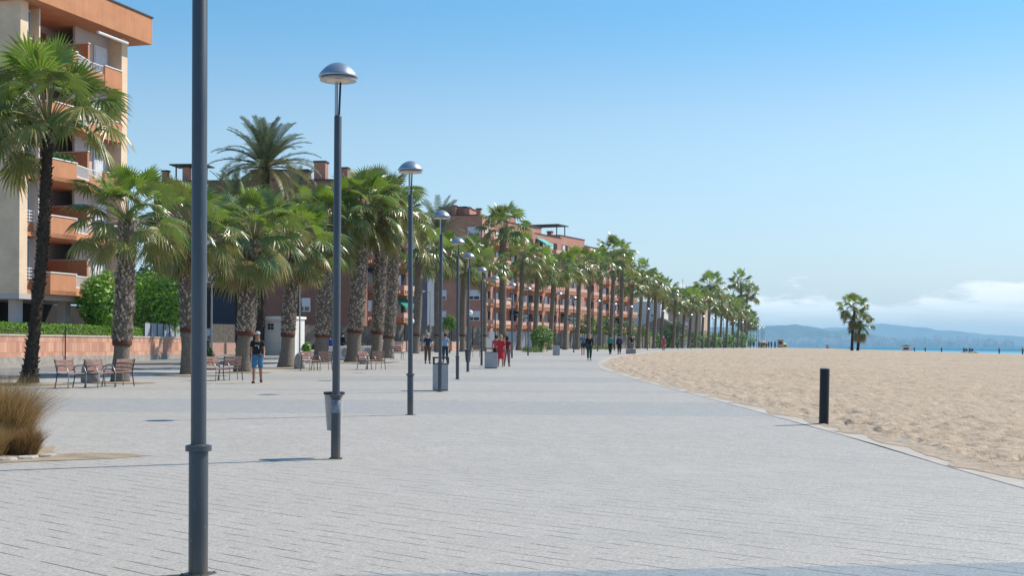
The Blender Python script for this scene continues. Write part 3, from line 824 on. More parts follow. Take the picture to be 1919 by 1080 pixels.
palm('fan palm with reddish trunk half hidden by the nearest lamp post', 355, 51, (352, 434), .25, 3, 1.15, 1.75, 1, .55, 1, 4)
palm('fan palm with thick trunk directly beside the walking man', 455, 54.5, (475, 450), .31, 4, 1.28, 1.62, 1, .25, 0, 5)
palm('fan palm leaning right in front of the white utility kiosk', 537, 62, (556, 460), .27, 3, 1.25, 1.55, 1, .75, 1, 6)
palm('very thick palm trunk immediately left of the basket lamp post', 601, 73, (612, 430), .355, 4, 1.4, 1.5, 1.2, .38, 0, 7)
palm('very thick palm trunk with red band immediately right of the basket lamp', 662, 74, (680, 402), .36, 3, 1.45, 1.75, 1.2, .42, None, 8)
palm('thick palm trunk with dark band behind the turned-away bench', 705, 76, (720, 394), .30, 0, 1.45, 1.7, 1.2, .3, 1, 9)
palm('dark slimmer palm standing right behind the shaggy thick ones', 727, 88, (742, 424), .33, 1, 1.5, 1.4, 1.4, .4, None, 10)
palm('dark palm trunk rising behind the head of the walking man', 482, 84, (487, 415), .26, 2, 1.25, None, 1.6, .3, None, 11, dark=True)
farp = [ # base px, Y, bud px, bud py, r, cs
 (778,108,785,470,.40,1.7),(822,116,822,480,.33,1.6),(867,122,872,492,.33,1.6),(907,128,905,505,.36,1.75),
 (942,133,943,432,.42,1.85),(972,138,980,488,.36,1.7),(1002,144,1008,500,.36,1.7),(1030,150,1038,515,.36,1.6),
 (1059,157,1064,510,.36,1.6),(1081,163,1086,498,.38,1.6),(1103,170,1106,507,.36,1.6),(1124,176,1127,497,.36,1.6),
 (1144,182,1152,478,.42,1.9),(1162,188,1166,500,.38,1.7),(1180,194,1186,536,.36,1.6),(1197,200,1204,520,.38,1.8),
 (1211,206,1217,534,.36,1.7),(1225,213,1229,541,.36,1.6),(1239,221,1245,548,.38,1.8),(1262,231,1266,566,.36,1.6),
 (1279,238,1284,572,.38,1.8),(1291,246,1297,566,.38,1.9),(1303,254,1308,560,.36,1.9),(1316,262,1320,567,.36,1.9),
 (1328,270,1331,541,.4,2.2),(1340,278,1342,566,.36,1.9),(1351,286,1354,573,.36,1.9),(1362,294,1365,578,.36,1.9),
 (1372,302,1375,584,.36,1.9),(1382,310,1386,582,.36,1.9),(1391,318,1389,532,.4,2.1),(1396,330,1401,553,.4,2.1),
 (1398,345,1402,606,.36,2.2),(1393,360,1390,596,.36,2.4)]
for i, (bp, Y, cx, cy, r, cs) in enumerate(farp):
    if i == 4: lb = 'tallest distant fan palm, rising above the brick roofs at centre'
    elif i == 12: lb = 'tall distant fan palm whose crown tops the last brick building corner'
    elif i == 30: lb = 'tallest palm at the far right end of the palm row'
    elif i == 31: lb = 'tall palm at the far end, just right of the tallest end palm'
    elif i == 24: lb = 'distant palm standing above its neighbours right of the beige building'
    else:
        k = i+1
        lb = 'distant fan palm, %s in the far row counted from the basket lamp' % (ordn[k-1] if k > 1 else 'first') if k <= 31 else 'small palm at the very end of the row, %s of the last two' % ('front' if k == 33 else 'rear')
    palm(lb, bp, Y, (cx, cy), r*.72, i, cs*.92, 1.5 if i < 5 else None, 0, .3, None, 20+i, far=True)
# the lone palms on the beach: a clump of two
for (bp, bud, r, cs, sd, lb) in ((1597, (1602, 581), .21, 1.25, 91, 'taller of the two lone palms standing on the open beach'),
                                  (1608, (1612, 608), .21, 1.05, 92, 'shorter right-hand palm of the pair on the open beach')):
    p = at(bp, 208); base = Vector((p.x, 208, sand_z(p.x, 208)-.05))
    root = thing('fan_palm', lb, 'palm tree', base, 0, 'pair of palms on the beach')
    top = W(bud[0], bud[1], 208); rng = random.Random(sd)
    palm_trunk(root, base, top, r, .25, None, 0, rng, True)
    c = bpy.data.objects.new('crown', CRF[sd % 4]); COL.objects.link(c); c.parent = root; c.location = top-base; c.scale = (cs*1.25,)*3; c.rotation_euler = (0,0,sd)
    k = bpy.data.objects.new('dry_leaves', SK[sd % 2]); COL.objects.link(k); k.parent = root; k.location = top-base-Vector((0,0,.5)); k.scale = (cs*1.3, cs*1.3, cs*1.5)

# date palms
def date_crown(seed, nf, FL, pairs, mats=None):
    rng = random.Random(seed); mb = MB()
    for i in range(nf):
        q = (i+.5)/nf; el = -38+(88+38)*(q**.8)+rng.uniform(-6, 6); az = i*2.39996+rng.uniform(-.2, .2)
        L = FL*rng.uniform(.88, 1.05)*(1-.1*q); n = 14; e = R(el); bendr = R(rng.uniform(55, 88)*(1-.45*max(0, q-.55)*2))
        ca, sa = math.cos(az), math.sin(az); r, z = .1, 0; path = []; tg = []
        for k in range(n+1):
            path.append(Vector((r*ca, r*sa, z))); tg.append(Vector((math.cos(e)*ca, math.cos(e)*sa, math.sin(e))))
            r += math.cos(e)*L/n; z += math.sin(e)*L/n; e -= bendr/n*(.4+1.2*k/n)
        mb.tube(path, [.035*(1-.8*k/n)+.004 for k in range(n+1)], 3, 2, cap=False)
        m = 1 if q < .35 else 0
        side = Vector((-sa, ca, 0))
        for k in range(pairs):
            t = .12+.87*k/pairs; fi = t*n; i0 = min(int(fi), n-1); fr = fi-i0
            c = path[i0].lerp(path[i0+1], fr); g = tg[i0]
            up = side.cross(g); up = up if up.z > 0 else -up
            ll = FL*.15*math.sin(PI*(.12+.82*t))**.6*rng.uniform(.85, 1.1)
            for sg in (-1, 1):
                dv = (side*sg*.78+g*.62+up*rng.uniform(.15, .5)).normalized()*ll
                dv.z -= ll*.12
                w = g*.018*FL/3.2
                mid = c+dv*.55; tip = c+dv+Vector((0,0,-ll*.08))
                mb.quadface([c-w, mid-w, tip, mid+w, c+w], m)
    return mb.mesh('date_crown', mats or [mt['date1'], mt['date2'], mt['petiole']])
def date_palm(label, bp, Y, bud, r, FL, seed, nf=52, pairs=46):
    base = at(bp, Y); top = W(bud[0], bud[1], Y)
    root = thing('date_palm', label, 'palm tree', base, 0, 'date palms behind the row')
    palm_trunk(root, base, top, r, .3, None, 1.6, random.Random(seed), True)
    c = bpy.data.objects.new('crown', date_crown(seed, nf, FL, pairs)); COL.objects.link(c); c.parent = root; c.location = top-base
    return root
date_palm('tall feathery date palm towering over the fan palms', 486, 96, (498, 314), .3, 4.5, 5, 64, 54)
date_palm('lower olive date palm left of the towering one', 452, 92, (440, 392), .3, 3.4, 6, 46)
date_palm('distant feathery date palm behind the fourth lamp', 822, 120, (822, 440), .3, 4.2, 7, 40)
date_palm('small feathery date palm right of the towering one', 560, 104, (556, 372), .3, 3.2, 8, 34)

# ------------------------------------------------------------------ bushes, hedge, dry grass
def leaf_cloud(mb, rng, c, rad, n, size, m=(0, 1), lump=.25, shell=.55):
    lumps = [(Vector((rng.gauss(0,1), rng.gauss(0,1), rng.gauss(0,1))).normalized(), rng.uniform(-lump, lump)) for _ in range(14)]
    for _ in range(n):
        d = Vector((rng.gauss(0,1), rng.gauss(0,1), rng.gauss(0,1))).normalized()
        k = 1+sum(v*max(0, d.dot(l))**4 for l, v in lumps)
        q = (shell+(1-shell)*rng.random()**.5)*k
        p = Vector((c[0]+d.x*rad[0]*q, c[1]+d.y*rad[1]*q, c[2]+d.z*rad[2]*q))
        if p.z < c[2]-rad[2]*.98: continue
        a = Vector((rng.gauss(0,1), rng.gauss(0,1), rng.gauss(0,.6))).normalized(); b = a.cross(d+Vector((0,0,.4))*rng.random()).normalized()
        s = size*rng.uniform(.6, 1.3)
        mb.quadface([p-a*s, p+b*s*.5, p+a*s, p-b*s*.5], m[0] if rng.random() < .7 else m[1])
def bush(label, px, Y, z0, rad, n, size, mats, seed, cat='bush', name='bush', stem=False, group=None):
    rng = random.Random(seed); p = at(px, Y)
    root = thing(name, label, cat, p, 0, group)
    mb = MB(); leaf_cloud(mb, rng, (0,0,z0), rad, n, size, lump=.5 if n > 4000 else .3, shell=.45); mb.build('foliage', mats, root)
    mb = MB(); core = MB()
    if stem: mb.tube([(0,0,-.02),(.03,0,z0*.5),(0,0,z0)], [.07,.06,.04], 7)
    else:
        for k in range(5):
            a = k*1.3; mb.tube([(0,0,-.02),(rad[0]*.3*math.cos(a),rad[1]*.3*math.sin(a),z0*.7),(rad[0]*.6*math.cos(a),rad[1]*.6*math.sin(a),z0+rad[2]*.4)], [.06,.04,.015], 5)
    mb.build('stems', mt['wood_twig'], root)
    return root
B = [mt['bushb'], mt['bushd']]; D = [mt['bushd'], mt['bushb']]; O = [mt['busho'], mt['bushd']]
bush('bright green round bush left of the banded palm trunk, behind the hedge', 192, 74.5, 3.2, (1.1,2.3,1.6), 6500, .11, B, 1)
bush('bright green round bush right of the banded palm trunk, above the wall', 294, 83, 3.2, (1.9,1.6,1.9), 8000, .11, B, 2)
bush('dark green ball-shaped tree behind the fifth lamp', 843, 112, 2.5, (.62,.6,.62), 1800, .07, D, 3, 'tree', 'round_tree', True)
bush('dark rounded shrub beside the distant litter bin', 1014, 125, 1.45, (1.15,1,1.25), 1800, .1, D, 4)
bush('small dark green shrub right of the nearest lamp post', 389, 70, .5, (.35,.35,.45), 700, .06, D, 5)
bush('small round green shrub right of the white utility kiosk', 574, 95, .55, (.42,.4,.5), 600, .07, B, 6)
bush('low dark shrub left of the thick palm pair', 680, 84, .5, (.5,.4,.5), 500, .07, D, 7)
bush('dark leafy tree between the beige building and the dark red block', 290, 92, 4.3, (2.6,2,2.9), 5200, .16, D, 9, 'tree', 'leafy_tree', True)
greens = [(1092,196,2.6,2.4,O),(1112,200,2.9,2.4,O),(1134,206,3.0,2.6,D),(1158,210,2.6,2.3,O),(1180,216,2.8,2.4,O),(1203,222,2.4,2.2,O),(1222,228,2.0,2.0,D),(1252,236,2.6,2.2,D),(1270,244,3.2,2.4,O),(1300,262,2.0,2.6,D),(1330,280,2.2,3.0,D),(1358,296,2.4,3.0,D),(1382,315,2.6,3.0,D),(1400,360,2.4,3.4,D)]
gl = ['first','second','third','fourth','fifth','sixth','seventh','eighth','ninth','tenth','eleventh','twelfth','thirteenth','fourteenth']
for i, (px, Y, z0, w, ms) in enumerate(greens):
    bush('leafy shrub among the far palm trunks, %s from the left' % gl[i], px, Y, z0*.75, (w*.8, w*.7, z0*.95), 1300, .19, ms, 30+i, group='shrubs among the far palms')
# low planting at the foot of the far palms
rng = random.Random(77); mb = MB()
for k in range(70):
    px = rng.choice([rng.uniform(985, 1015), rng.uniform(978, 1028), rng.uniform(1110, 1150)]); Y = rng.uniform(118, 132) if px < 1060 else rng.uniform(165, 175)
    p = at(px, Y); leaf_cloud(mb, rng, (p.x, p.y, p.z+.15), (.35,.35,.3), 40, .08)
tag(mb.build('ground_cover', [mt['grassgreen'], mt['bushd']]), 'low green ground cover at the foot of the distant palms', 'ground cover', kind='stuff')

def blades(mb, rng, cx, cy, cz, n, h, spread, lean, w, sweep=(0,0)):
    for _ in range(n):
        a = rng.uniform(0, 2*PI); rr = spread*math.sqrt(rng.random()); bx = cx+rr*math.cos(a); by = cy+rr*math.sin(a)*.8
        l = h*(rng.uniform(.35, 1.05)+(.12 if rng.random() < .08 else 0)); ln = lean*rng.random()**.7*(rr/spread*.7+.3); aa = a+rng.gauss(0, 1.1)
        dx = math.cos(aa)*ln+sweep[0]*rng.random(); dy = math.sin(aa)*ln+sweep[1]*rng.random()
        wa = rng.uniform(0, PI); wx, wy = math.cos(wa)*w, math.sin(wa)*w; prev = None
        m = 0 if rng.random() < .62 else (1 if rng.random() < .8 else 2)
        cur = rng.gauss(0,.05)*h; cur2 = rng.gauss(0,.05)*h
        for k in range(5):
            q = k/4; x = bx+dx*l*q*q+cur*math.sin(q*3.0); y = by+dy*l*q*q+cur2*math.sin(q*2.6); z = cz+l*(q-.28*q*q*(abs(dx)+abs(dy)))
            ww = 1-q*.85
            row = ((x-wx*ww, y-wy*ww, z), (x+wx*ww, y+wy*ww, z))
            if prev: mb.quadface([prev[0], prev[1], row[1], row[0]], m)
            prev = row
rng = random.Random(4)
GM = [mt['grassdry'], mt['grassdark'], mt['grassgreen']]
t = thing('grass_clump', 'large dry golden grass clump cut off by the left edge', 'grass clump', (-6.98, 17.9, 0), 0, 'dry grass clumps in the left bed')
mb = MB(); blades(mb, rng, 0, 0, 0, 10000, 1.12, .42, .8, .003, (.2, 0)); mb.build('blades', GM, t)
t = thing('grass_clump', 'smaller brown tufted grass clump at the right end of the bed', 'grass clump', (-6.42, 17.55, 0), 0, 'dry grass clumps in the left bed')
mb = MB(); blades(mb, rng, 0, 0, 0, 4200, .42, .17, .75, .003, (.1, 0)); mb.build('blades', [mt['grassdark'], mt['grassdry'], mt['grassdark']], t)
t = thing('grass_clump', 'golden low grass clump in front, at the left edge', 'grass clump', (-6.9, 17.2, 0), 0, 'dry grass clumps in the left bed')
mb = MB(); blades(mb, rng, 0, 0, 0, 5200, .5, .32, .8, .003, (.1, 0)); mb.build('blades', [mt['grassdry'], mt['grassdry'], mt['grassgreen']], t)
# bed soil, rough stones of its edge, sand spilled on the paving
def blob(name, pts, z, mat, dome=.0, n=40):
    mb = MB(); cx = sum(p[0] for p in pts)/len(pts); cy = sum(p[1] for p in pts)/len(pts)
    mb.v.append((cx, cy, z+dome)); P = []
    for i in range(len(pts)):
        a = Vector((*pts[i], 0)); b = Vector((*pts[(i+1) % len(pts)], 0))
        for k in range(6):
            p = a.lerp(b, k/6); P.append(p+Vector((rng.uniform(-.02,.02), rng.uniform(-.02,.02), 0)))
    for p in P: mb.v.append((p.x, p.y, z))
    for i in range(len(P)): mb.f.append((0, 1+i, 1+(i+1) % len(P))); mb.m.append(0)
    return struct(mb.build(name, mat))
blob('bed_soil', [(-9,16.2),(-6.8,16.55),(-6.25,17.1),(-6.1,17.7),(-6.5,19),(-9,19.6)], .012, mt['soil'], .05)
blob('spilled_sand', [(-7.4,15.7),(-6.2,16.55),(-5.2,17.1),(-4.75,17.6),(-5.1,17.95),(-5.9,18.0),(-6.2,17.2),(-6.9,16.6)], .006, mt['soil'])
es = [(-7.3,15.95),(-7.05,16.15),(-6.8,16.38),(-6.58,16.6),(-6.38,16.85),(-6.2,17.1),(-6.05,17.4)]
for i, (x, y) in enumerate(es):
    mb = MB(); w = rng.uniform(.12,.16); h = rng.uniform(.035,.06)
    mb.lathe([(w,-.01),(w*1.02,h*.6),(w*.85,h),(.001,h*1.02)], 9, (0,0,0), 0, 1, .55)
    for k in range(len(mb.v)):
        v = mb.v[k]; mb.v[k] = (v[0]*(1+rng.uniform(-.08,.08)), v[1]*(1+rng.uniform(-.1,.1)), v[2]*(1+rng.uniform(-.15,.15)))
    o = mb.build('edging_stone', mt['kerb'], None, loc=(x, y, 0), rot=(0,0,R(42)))
    tag(o, 'rough pale edging stone of the grass bed, %s from the left edge' % gl[i], 'edging stone', 'edging stones of the grass bed')
# earth around the palm feet
for (px, Y, rr) in ((54,41.5,1.3),(226,43.2,1.1),(355,51,1.5),(455,54.5,1.2),(537,62,1.7),(601,73,1.8),(662,74,2.2),(705,76,1.5)):
    p = at(px, Y); n = 9; blob('palm_soil', [(p.x+rr*math.cos(2*PI*k/n)*rng.uniform(.85,1.15), p.y+rr*.9*math.sin(2*PI*k/n)) for k in range(n)], p.z+.012, mt['soil'], .05)
# hedge on the garden wall
WA = Vector((-23.4, 61, 0)); WB = Vector((-20.7, 85.5, 0)); wd = (WB-WA).normalized(); wang = math.atan2(wd.y, wd.x)
def along(s, off=0): return WA+wd*s+Vector((-wd.y, wd.x, 0))*off
def garden():
    L0, L1 = -9.0, (WB-WA).length
    t = thing('garden_wall', 'long terracotta clad garden wall with pale base at the left', 'wall', tuple(along(0)), wang)
    g = .36
    MB().box(L0, L1, 0, .35, g-.6, g+.42).build('plinth', mt['concrete'], t)
    MB().box(L0, L1, .04, .31, g+.42, g+1.42).build('cladding', mt['tilewall'], t)
    MB().box(L0, L1+.03, .0, .36, g+1.42, g+1.50).build('coping', mt['kerb'], t)
    r = random.Random(9); mb = MB()
    for _ in range(15000):
        x = r.uniform(L0, L1-7.2); y = .2+r.uniform(0, .9); z = g+1.42+r.uniform(.05, .62)+.05*math.sin(x*2.1)
        if r.random() < .6:
            if r.random() < .5: z = g+1.98+r.uniform(-.06, .06)+.04*math.sin(x*1.7)+.03*math.sin(x*4.3)
            else: y = .22+r.uniform(-.06,.05)
        a = Vector((r.gauss(0,1), r.gauss(0,1), r.gauss(0,1))).normalized(); b = a.cross(Vector((r.gauss(0,1), r.gauss(0,1), r.gauss(0,1)))).normalized(); s = r.uniform(.03, .06)
        p = Vector((x, y, z)); mb.quadface([p-a*s, p+b*s*.6, p+a*s, p-b*s*.6], 0 if r.random() < .65 else 1)
    h = thing('hedge', 'clipped low green hedge growing along the top of the terracotta wall', 'hedge', tuple(along(0)), wang)
    mb.build('foliage', [mt['bushb'], mt['bushd']], h)
    mb = MB(); mb.box(L0, L1-7.3, .34, 1.0, g+.6, g+1.85); mb.build('branches', mt['wood_twig'], h)
    f = thing('mesh_fence', 'pale green garden fence above the right end of the terracotta wall', 'fence', tuple(along(L1-7)), wang)
    mb = MB()
    for k in range(8): mb.box(k, k+.04, .16, .2, g+1.5, g+2.35)
    mb.build('fence_posts', mt['darkgrey'], f)
    MB().box(0, 7.0, .21, .225, g+1.52, g+2.3).build('screen', mt['greywall'], f)
    pp = thing('drain_pipe', 'thin dark pipe standing against the terracotta wall', 'pipe', tuple(along(6.6)), wang)
    MB().tube([(0,-.06,g-.3),(0,-.06,g+2.0)], .035, 8).build('pipe', mt['darkgrey'], pp)
garden()
# ------------------------------------------------------------------ buildings
def tree_obj(mb, name, mat, parent, bevel=0): return mb.build(name, mat, parent, bevel=bevel)

def beige_building():
    ox, oy = -25.1, 69.0; u = Vector((.294, .956)); ang = math.atan2(u.y, u.x)
    t = thing('apartment_building', 'tall beige and terracotta apartment block with stacked balconies at the left', 'building', (ox, oy, 0), ang)
    L = 9.0; F0 = 4.0; fh = 3.0; top = 19.1
    # local: x along the facade, y inward, z up
    MB().box(-.63, -.0, 0, 1.2, F0, top).build('corner_fin', mt['beige'], t)
    MB().box(-.63, -.33, 1.2, 14, F0, top).build('side_wall', mt['beige'], t)
    MB().box(8.42, 9.0, 0, 5, F0, top).build('end_fin', mt['beige'], t)
    MB().box(-.33, 8.42, 2.6, 2.9, F0, top).build('rear_wall', mt['lavender'], t)
    mb = MB(); mb.box(-1.0, 10.4, -.75, 14, top, top+1.55); mb.build('roof_fascia', mt['stucco'], t)
    mb = MB(); mb.box(-1.06, 10.46, -.81, 14.05, top+1.55, top+1.64); mb.build('roof_edge', mt['roofdark'], t)
    MB().box(5.19, 8.42, .85, 1.0, F0, top).build('right_wall', mt['lavender'], t)
    # open ground floor
    mb = MB(); mb.box(-.63, 9, .0, 14, F0-.28, F0-.002); mb.build('underside_slab', mt['lavender'], t)
    for x in (.2, 4.3, 8.4): MB().box(x-.25, x+.25, .6, 1.1, .2, F0-.28).build('ground_pillar', mt['lavender'], t)
    MB().box(-8, 14, 5.0, 5.3, .2, F0-.28).build('ground_floor_wall', mt['recess_shade'], t)  # shade of the open storey is put into the wall colour
    MB().box(-.5, 8.9, 1.3, 1.45, .2, 1.7).build('low_garden_wall', mt['concrete'], t)
    rng = random.Random(2)
    for k in range(5):
        z = F0+fh*k
        # slab
        w = MB(); w.prism([(.0,.0),(.0,2.6),(8.42,2.6),(8.42,-.02),(5.0,-.02),(5.0,-.25),(3.3,-.7),(1.0,-.7),(.9,0)], z, z+.22)
        w.build('balcony_slab', mt['stucco'], t)
        # narrow strip next to the fin: terracotta spandrel, window, white rails
        MB().box(.0, .88, .30, .5, z+.0 if k else z, z+.75).build('spandrel', mt['stucco'], t)
        wd_ = MB(); wd_.box(.02, .88, .52, .58, z+.76, z+2.92)
        fr = wd_.build('window', mt['white'], t)
        MB().box(.10, .80, .49, .518, z+.84, z+2.80).build('pane', mt['glassblue'], fr)
        rl = MB()
        for q in range(4): rl.box(.0, .86, .22, .25, z+.82+.17*q, z+.86+.17*q)
        for q in (0, .41, .83): rl.box(q, q+.03, .195, .218, z+.76, z+1.4)
        rl.build('white_railing', mt['white'], t)
        MB().box(.88, .98, .0, 2.6, z+.22, z+2.98).build('partition', mt['lavender'] if k != 4 else mt['beige'], t)
        # projecting parapet
        pr = MB(); pr.prism([(.90,.0),(.98,-.70),(3.2,-.70),(3.2,-.58),(1.08,-.58),(1.02,.0)], z+.0, z+1.12)
        pr.build('parapet', mt['stucco'], t)
        MB().prism([(.88,-.02),(.95,-.74),(3.24,-.74),(3.24,-.54),(1.12,-.54),(1.05,-.02)], z+1.122, z+1.18).build('parapet_coping', mt['white'], t)
        lo = MB(); lo.prism([(3.2,-.70),(5.0,-.25),(5.0,-.13),(3.2,-.58)], z, z+.42); lo.build('low_parapet', mt['stucco'], t)
        r = MB(); mat = mt['white']
        n = 15
        def pt(q, off=0): return (3.22+1.76*q, -.64+.45*q+off)
        for q in range(n+1):
            x, y = pt(q/n); r.box(x-.012, x+.012, y-.012, y+.012, z+.47, z+1.05)
        r.prism([(pt(0)[0], pt(0)[1]-.03), (pt(1)[0], pt(1)[1]-.03), (pt(1)[0], pt(1)[1]+.03), (pt(0)[0], pt(0)[1]+.03)], z+1.05, z+1.10)
        r.prism([(pt(0)[0], pt(0)[1]-.04), (pt(1)[0], pt(1)[1]-.04), (pt(1)[0], pt(1)[1]+.04), (pt(0)[0], pt(0)[1]+.04)], z+.425, z+.47)
        r.build('railing', mat, t)
        if k in (0, 1):
            b = MB(); b.prism([(pt(0)[0]+.02, pt(0)[1]+.05), (pt(1)[0]-.02, pt(1)[1]+.05), (pt(1)[0]-.02, pt(1)[1]+.08), (pt(0)[0]+.02, pt(0)[1]+.08)], z+.48, z+1.03)
            b.build('railing_screen', mt['orangewood'] if k == 0 else mt['stucco_dark'], t)
        # dividing wall and right hand parapet
        MB().box(5.02, 5.18, -.10, 2.6, z+.22, z+2.05).build('dividing_wall', mt['stucco'], t)
        MB().box(5.0, 5.2, -.14, 2.6, z+2.052, z+2.10).build('divider_coping', mt['white'], t)
        MB().box(5.19, 6.7, -.02, .1, z+.0, z+.66).build('right_parapet', mt['stucco'], t)
        MB().box(6.72, 8.41, -.05, .12, z+.0, z+1.14).build('right_parapet', mt['stucco'], t)
        MB().box(6.68, 8.415, -.09, .16, z+1.142, z+1.20).build('right_coping', mt['white'], t)
        r2 = MB()
        for q in range(11): r2.box(5.25+.145*q, 5.27+.145*q, .03, .05, z+.66, z+1.1)
        r2.box(5.2, 6.72, .02, .06, z+1.1, z+1.14); r2.build('railing', mt['white'], t)
        # back wall openings
        for (x0, x1, gl) in ((1.6, 3.0, 0), (6.9, 8.1, 1)):
            yw = .85 if gl else 2.6
            f = MB().box(x0, x1, yw-.08, yw-.02, z+.3, z+2.45).build('balcony_door', mt['white'], t)
            MB().box(x0+.07, x1-.07, yw-.11, yw-.082, z+.36, z+2.38).build('shutter' if gl else 'pane', mt['shutter'] if gl else mt['glass'], f)
        MB().box(3.3, 4.9, 2.50, 2.58, z+.22, z+2.7).build('wall_panel', mt['stucco_dark'], t)
        if k in (1, 2): pass
    # rolled awning under the fascia, an awning case lower down, plants on a parapet
    MB().tube([(5.4,-.45,18.75),(8.3,-.45,18.75)], .09, 10).build('rolled_awning', mt['white'], t)
    r = random.Random(6); mb = MB()
    for _ in range(900):
        p = Vector((r.uniform(1.1,3.1), r.uniform(-.75,-.45), 4+6+1.14+r.uniform(0,.38)))
        a = Vector((r.gauss(0,1), r.gauss(0,1), r.gauss(0,1))).normalized()*.05; b = Vector((r.gauss(0,1), r.gauss(0,1), r.gauss(0,1))).normalized()*.04
        mb.quadface([p-a, p+b, p+a, p-b])
    mb.build('balcony_plants', mt['bushd'], t)
beige_building()

def block(name_label, ox, oy, ang, L, D, H, zb, wall, side_wins=(), bal=(), fh=3.0, bal_mat='pinkpar', sills=True, awn=(), chim=(), face_bal=(), roof_rooms=(), firstf=0, sea_wins=(), par=.9, bal_depth=1.5, group='brick apartment blocks behind the palms', holes=True, wname='shutter'):
    t = thing('apartment_building', name_label, 'building', (ox, oy, zb), ang, group)
    MB().box(0, L, 0, D, -1, H).build('wall', wall, t)
    mb = MB(); mb.box(-.08, L+.08, -.08, .2, H+.002, H+.14); mb.box(-.08, .2, .2, D+.08, H+.002, H+.14); mb.box(L-.2, L+.08, .2, D+.08, H+.002, H+.14); mb.build('roof_coping', mt['roofdark'], t)
    nf = int(H//fh)
    def window(x0,x1,y0,y1,z0,z1,kind,axis):
        if axis == 'x':   # on the x=0 face, looking at the camera
            f = MB().box(-.06, -.003, y0, y1, z0, z1).build('window', mt['white'], t)
            half = z0+(z1-z0)*.38
            MB().box(-.085, -.062, y0+.08, y1-.08, half, z1-.06).build('shutter', mt['shutter'], f)
            ym = (y0+y1)/2
            MB().box(-.085, -.062, y0+.12, ym-.05, z0+.08, half-.03).build('pane', mt['glass'], f)
            MB().box(-.085, -.062, ym+.05, y1-.12, z0+.08, half-.03).build('pane', mt['glass'], f)
        else:
            f = MB().box(x0, x1, -.06, -.003, z0, z1).build('window', mt['white'], t)
            MB().box(x0+.1, x1-.1, -.085, -.062, z0+.08, z1-.08).build(kind, mt['shutter'] if kind == 'shutter' else mt['glass'], f)
    for k in range(firstf, nf):
        z = k*fh
        for (yc, w) in side_wins: window(0,0,yc-w/2,yc+w/2,z+.95,z+2.35,'shutter','x')
        for (xc, w) in sea_wins: window(xc-w/2,xc+w/2,0,0,z+.5,z+2.4,'pane' if k % 2 else 'shutter','y')
        for (x0, x1) in bal:
            if z+3 > H+.5 and k >= nf: continue
            d = bal_depth
            f = MB().box(x0+.3, x1-.3, -.05, -.003, z+.25, z+2.4).build('balcony_shade_panel', mt['recess_shade'], t)  # near-black panel paints the shade inside the balcony opening
            MB().box(x0+.5, (x0+x1)/2, -.07, -.052, z+.3, z+2.3).build('balcony_door', mt['shutter'], f)
            b = MB(); b.box(x0, x1, -d, -.003, z, z+.18)
            b.build('balcony_slab', mt['orangetile'], t)
            p = MB(); 
            p.box(x0, x1, -d, -d+.12, z+.55, z+1.1); p.box(x0, x0+.12, -d+.121, -.1, z+.55, z+1.1); p.box(x1-.12, x1, -d+.121, -.1, z+.55, z+1.1)
            nb = max(2, int((x1-x0)/.42)); 
            for q in range(nb+1):
                xx = x0+(x1-x0-.14)*q/nb; p.box(xx, xx+.14, -d, -d+.12, z+.181, z+.549)
            for q in range(1, 4):
                yy_ = -d+.12+(d-.3)*q/4; p.box(x0, x0+.12, yy_, yy_+.14, z+.181, z+.549)
            p.build('parapet', mt[bal_mat], t)
            c = MB().box(x0+.13, x1-.13, -d+.13, -d+.17, z+.19, z+.54).build('parapet_back', mt['stucco_dark'], t)
    for (kk, x0, x1, mat, out) in awn:
        z = kk*fh
        a = MB(); a.quadface([(x0,-.1,z+2.75),(x1,-.1,z+2.75),(x1,-out,z+1.75),(x0,-out,z+1.75)]); a.quadface([(x0,-out,z+1.75),(x1,-out,z+1.75),(x1,-out-.02,z+1.5),(x0,-out-.02,z+1.5)])
        a.quadface([(x0,-.1,z+2.75),(x0,-out,z+1.75),(x0,-out,z+1.5),(x0,-.1,z+2.5)])
        a.build('awning', mt[mat], t)
    for (x, y, w, h) in chim:
        c = MB().box(x-w/2, x+w/2, y-w/2, y+w/2, H, H+h).build('chimney', mt['brick2'], t)
        MB().box(x-w/2-.1, x+w/2+.1, y-w/2-.1, y+w/2+.1, H+h+.002, H+h+.15).build('chimney_cap', mt['roofdark'], c)
    for (x0, x1, y0, y1, h) in roof_rooms:
        c = MB().box(x0, x1, y0, y1, H, H+h).build('roof_room', mt['brick2'] if wall == mt['brick2'] else wall, t)
        MB().box(x0-.12, x1+.12, y0-.12, y1+.12, H+h+.002, H+h+.14).build('roof_room_coping', mt['roofdark'], c)
    return t
def ang_of(dx, dy): return math.atan2(dy, dx)
def XY(px, Y): return (px-960)/2500*Y, Y
# A: dark red brick block behind the near palms
x, y = XY(676, 136)
A = block('dark red brick apartment block behind the near palms, with roof pergola', x, y, ang_of(.12, 1), 3, 22, 17.4, .8, mt['brick'],
      side_wins=[(5.9,1.3),(15.6,1.3)], bal=[], chim=[(1.5,4.6,1.2,2.0),(2,2.3,1.0,1.4),(1.2,18.9,.7,1.6),(1.2,21.2,.6,1.2)],
      roof_rooms=[(1.2,2.8,6,12,1.2)], awn=[])
# pergola on its roof
mb = MB()
for yy_ in (17.2, 19.8): 
    for xx in (.6, 2.6): mb.box(xx, xx+.12, yy_, yy_+.12, 17.5, 19.2)
mb.box(.3, 3.2, 16.6, 20.5, 19.2, 19.32); mb.build('pergola', mt['roofdark'], A)
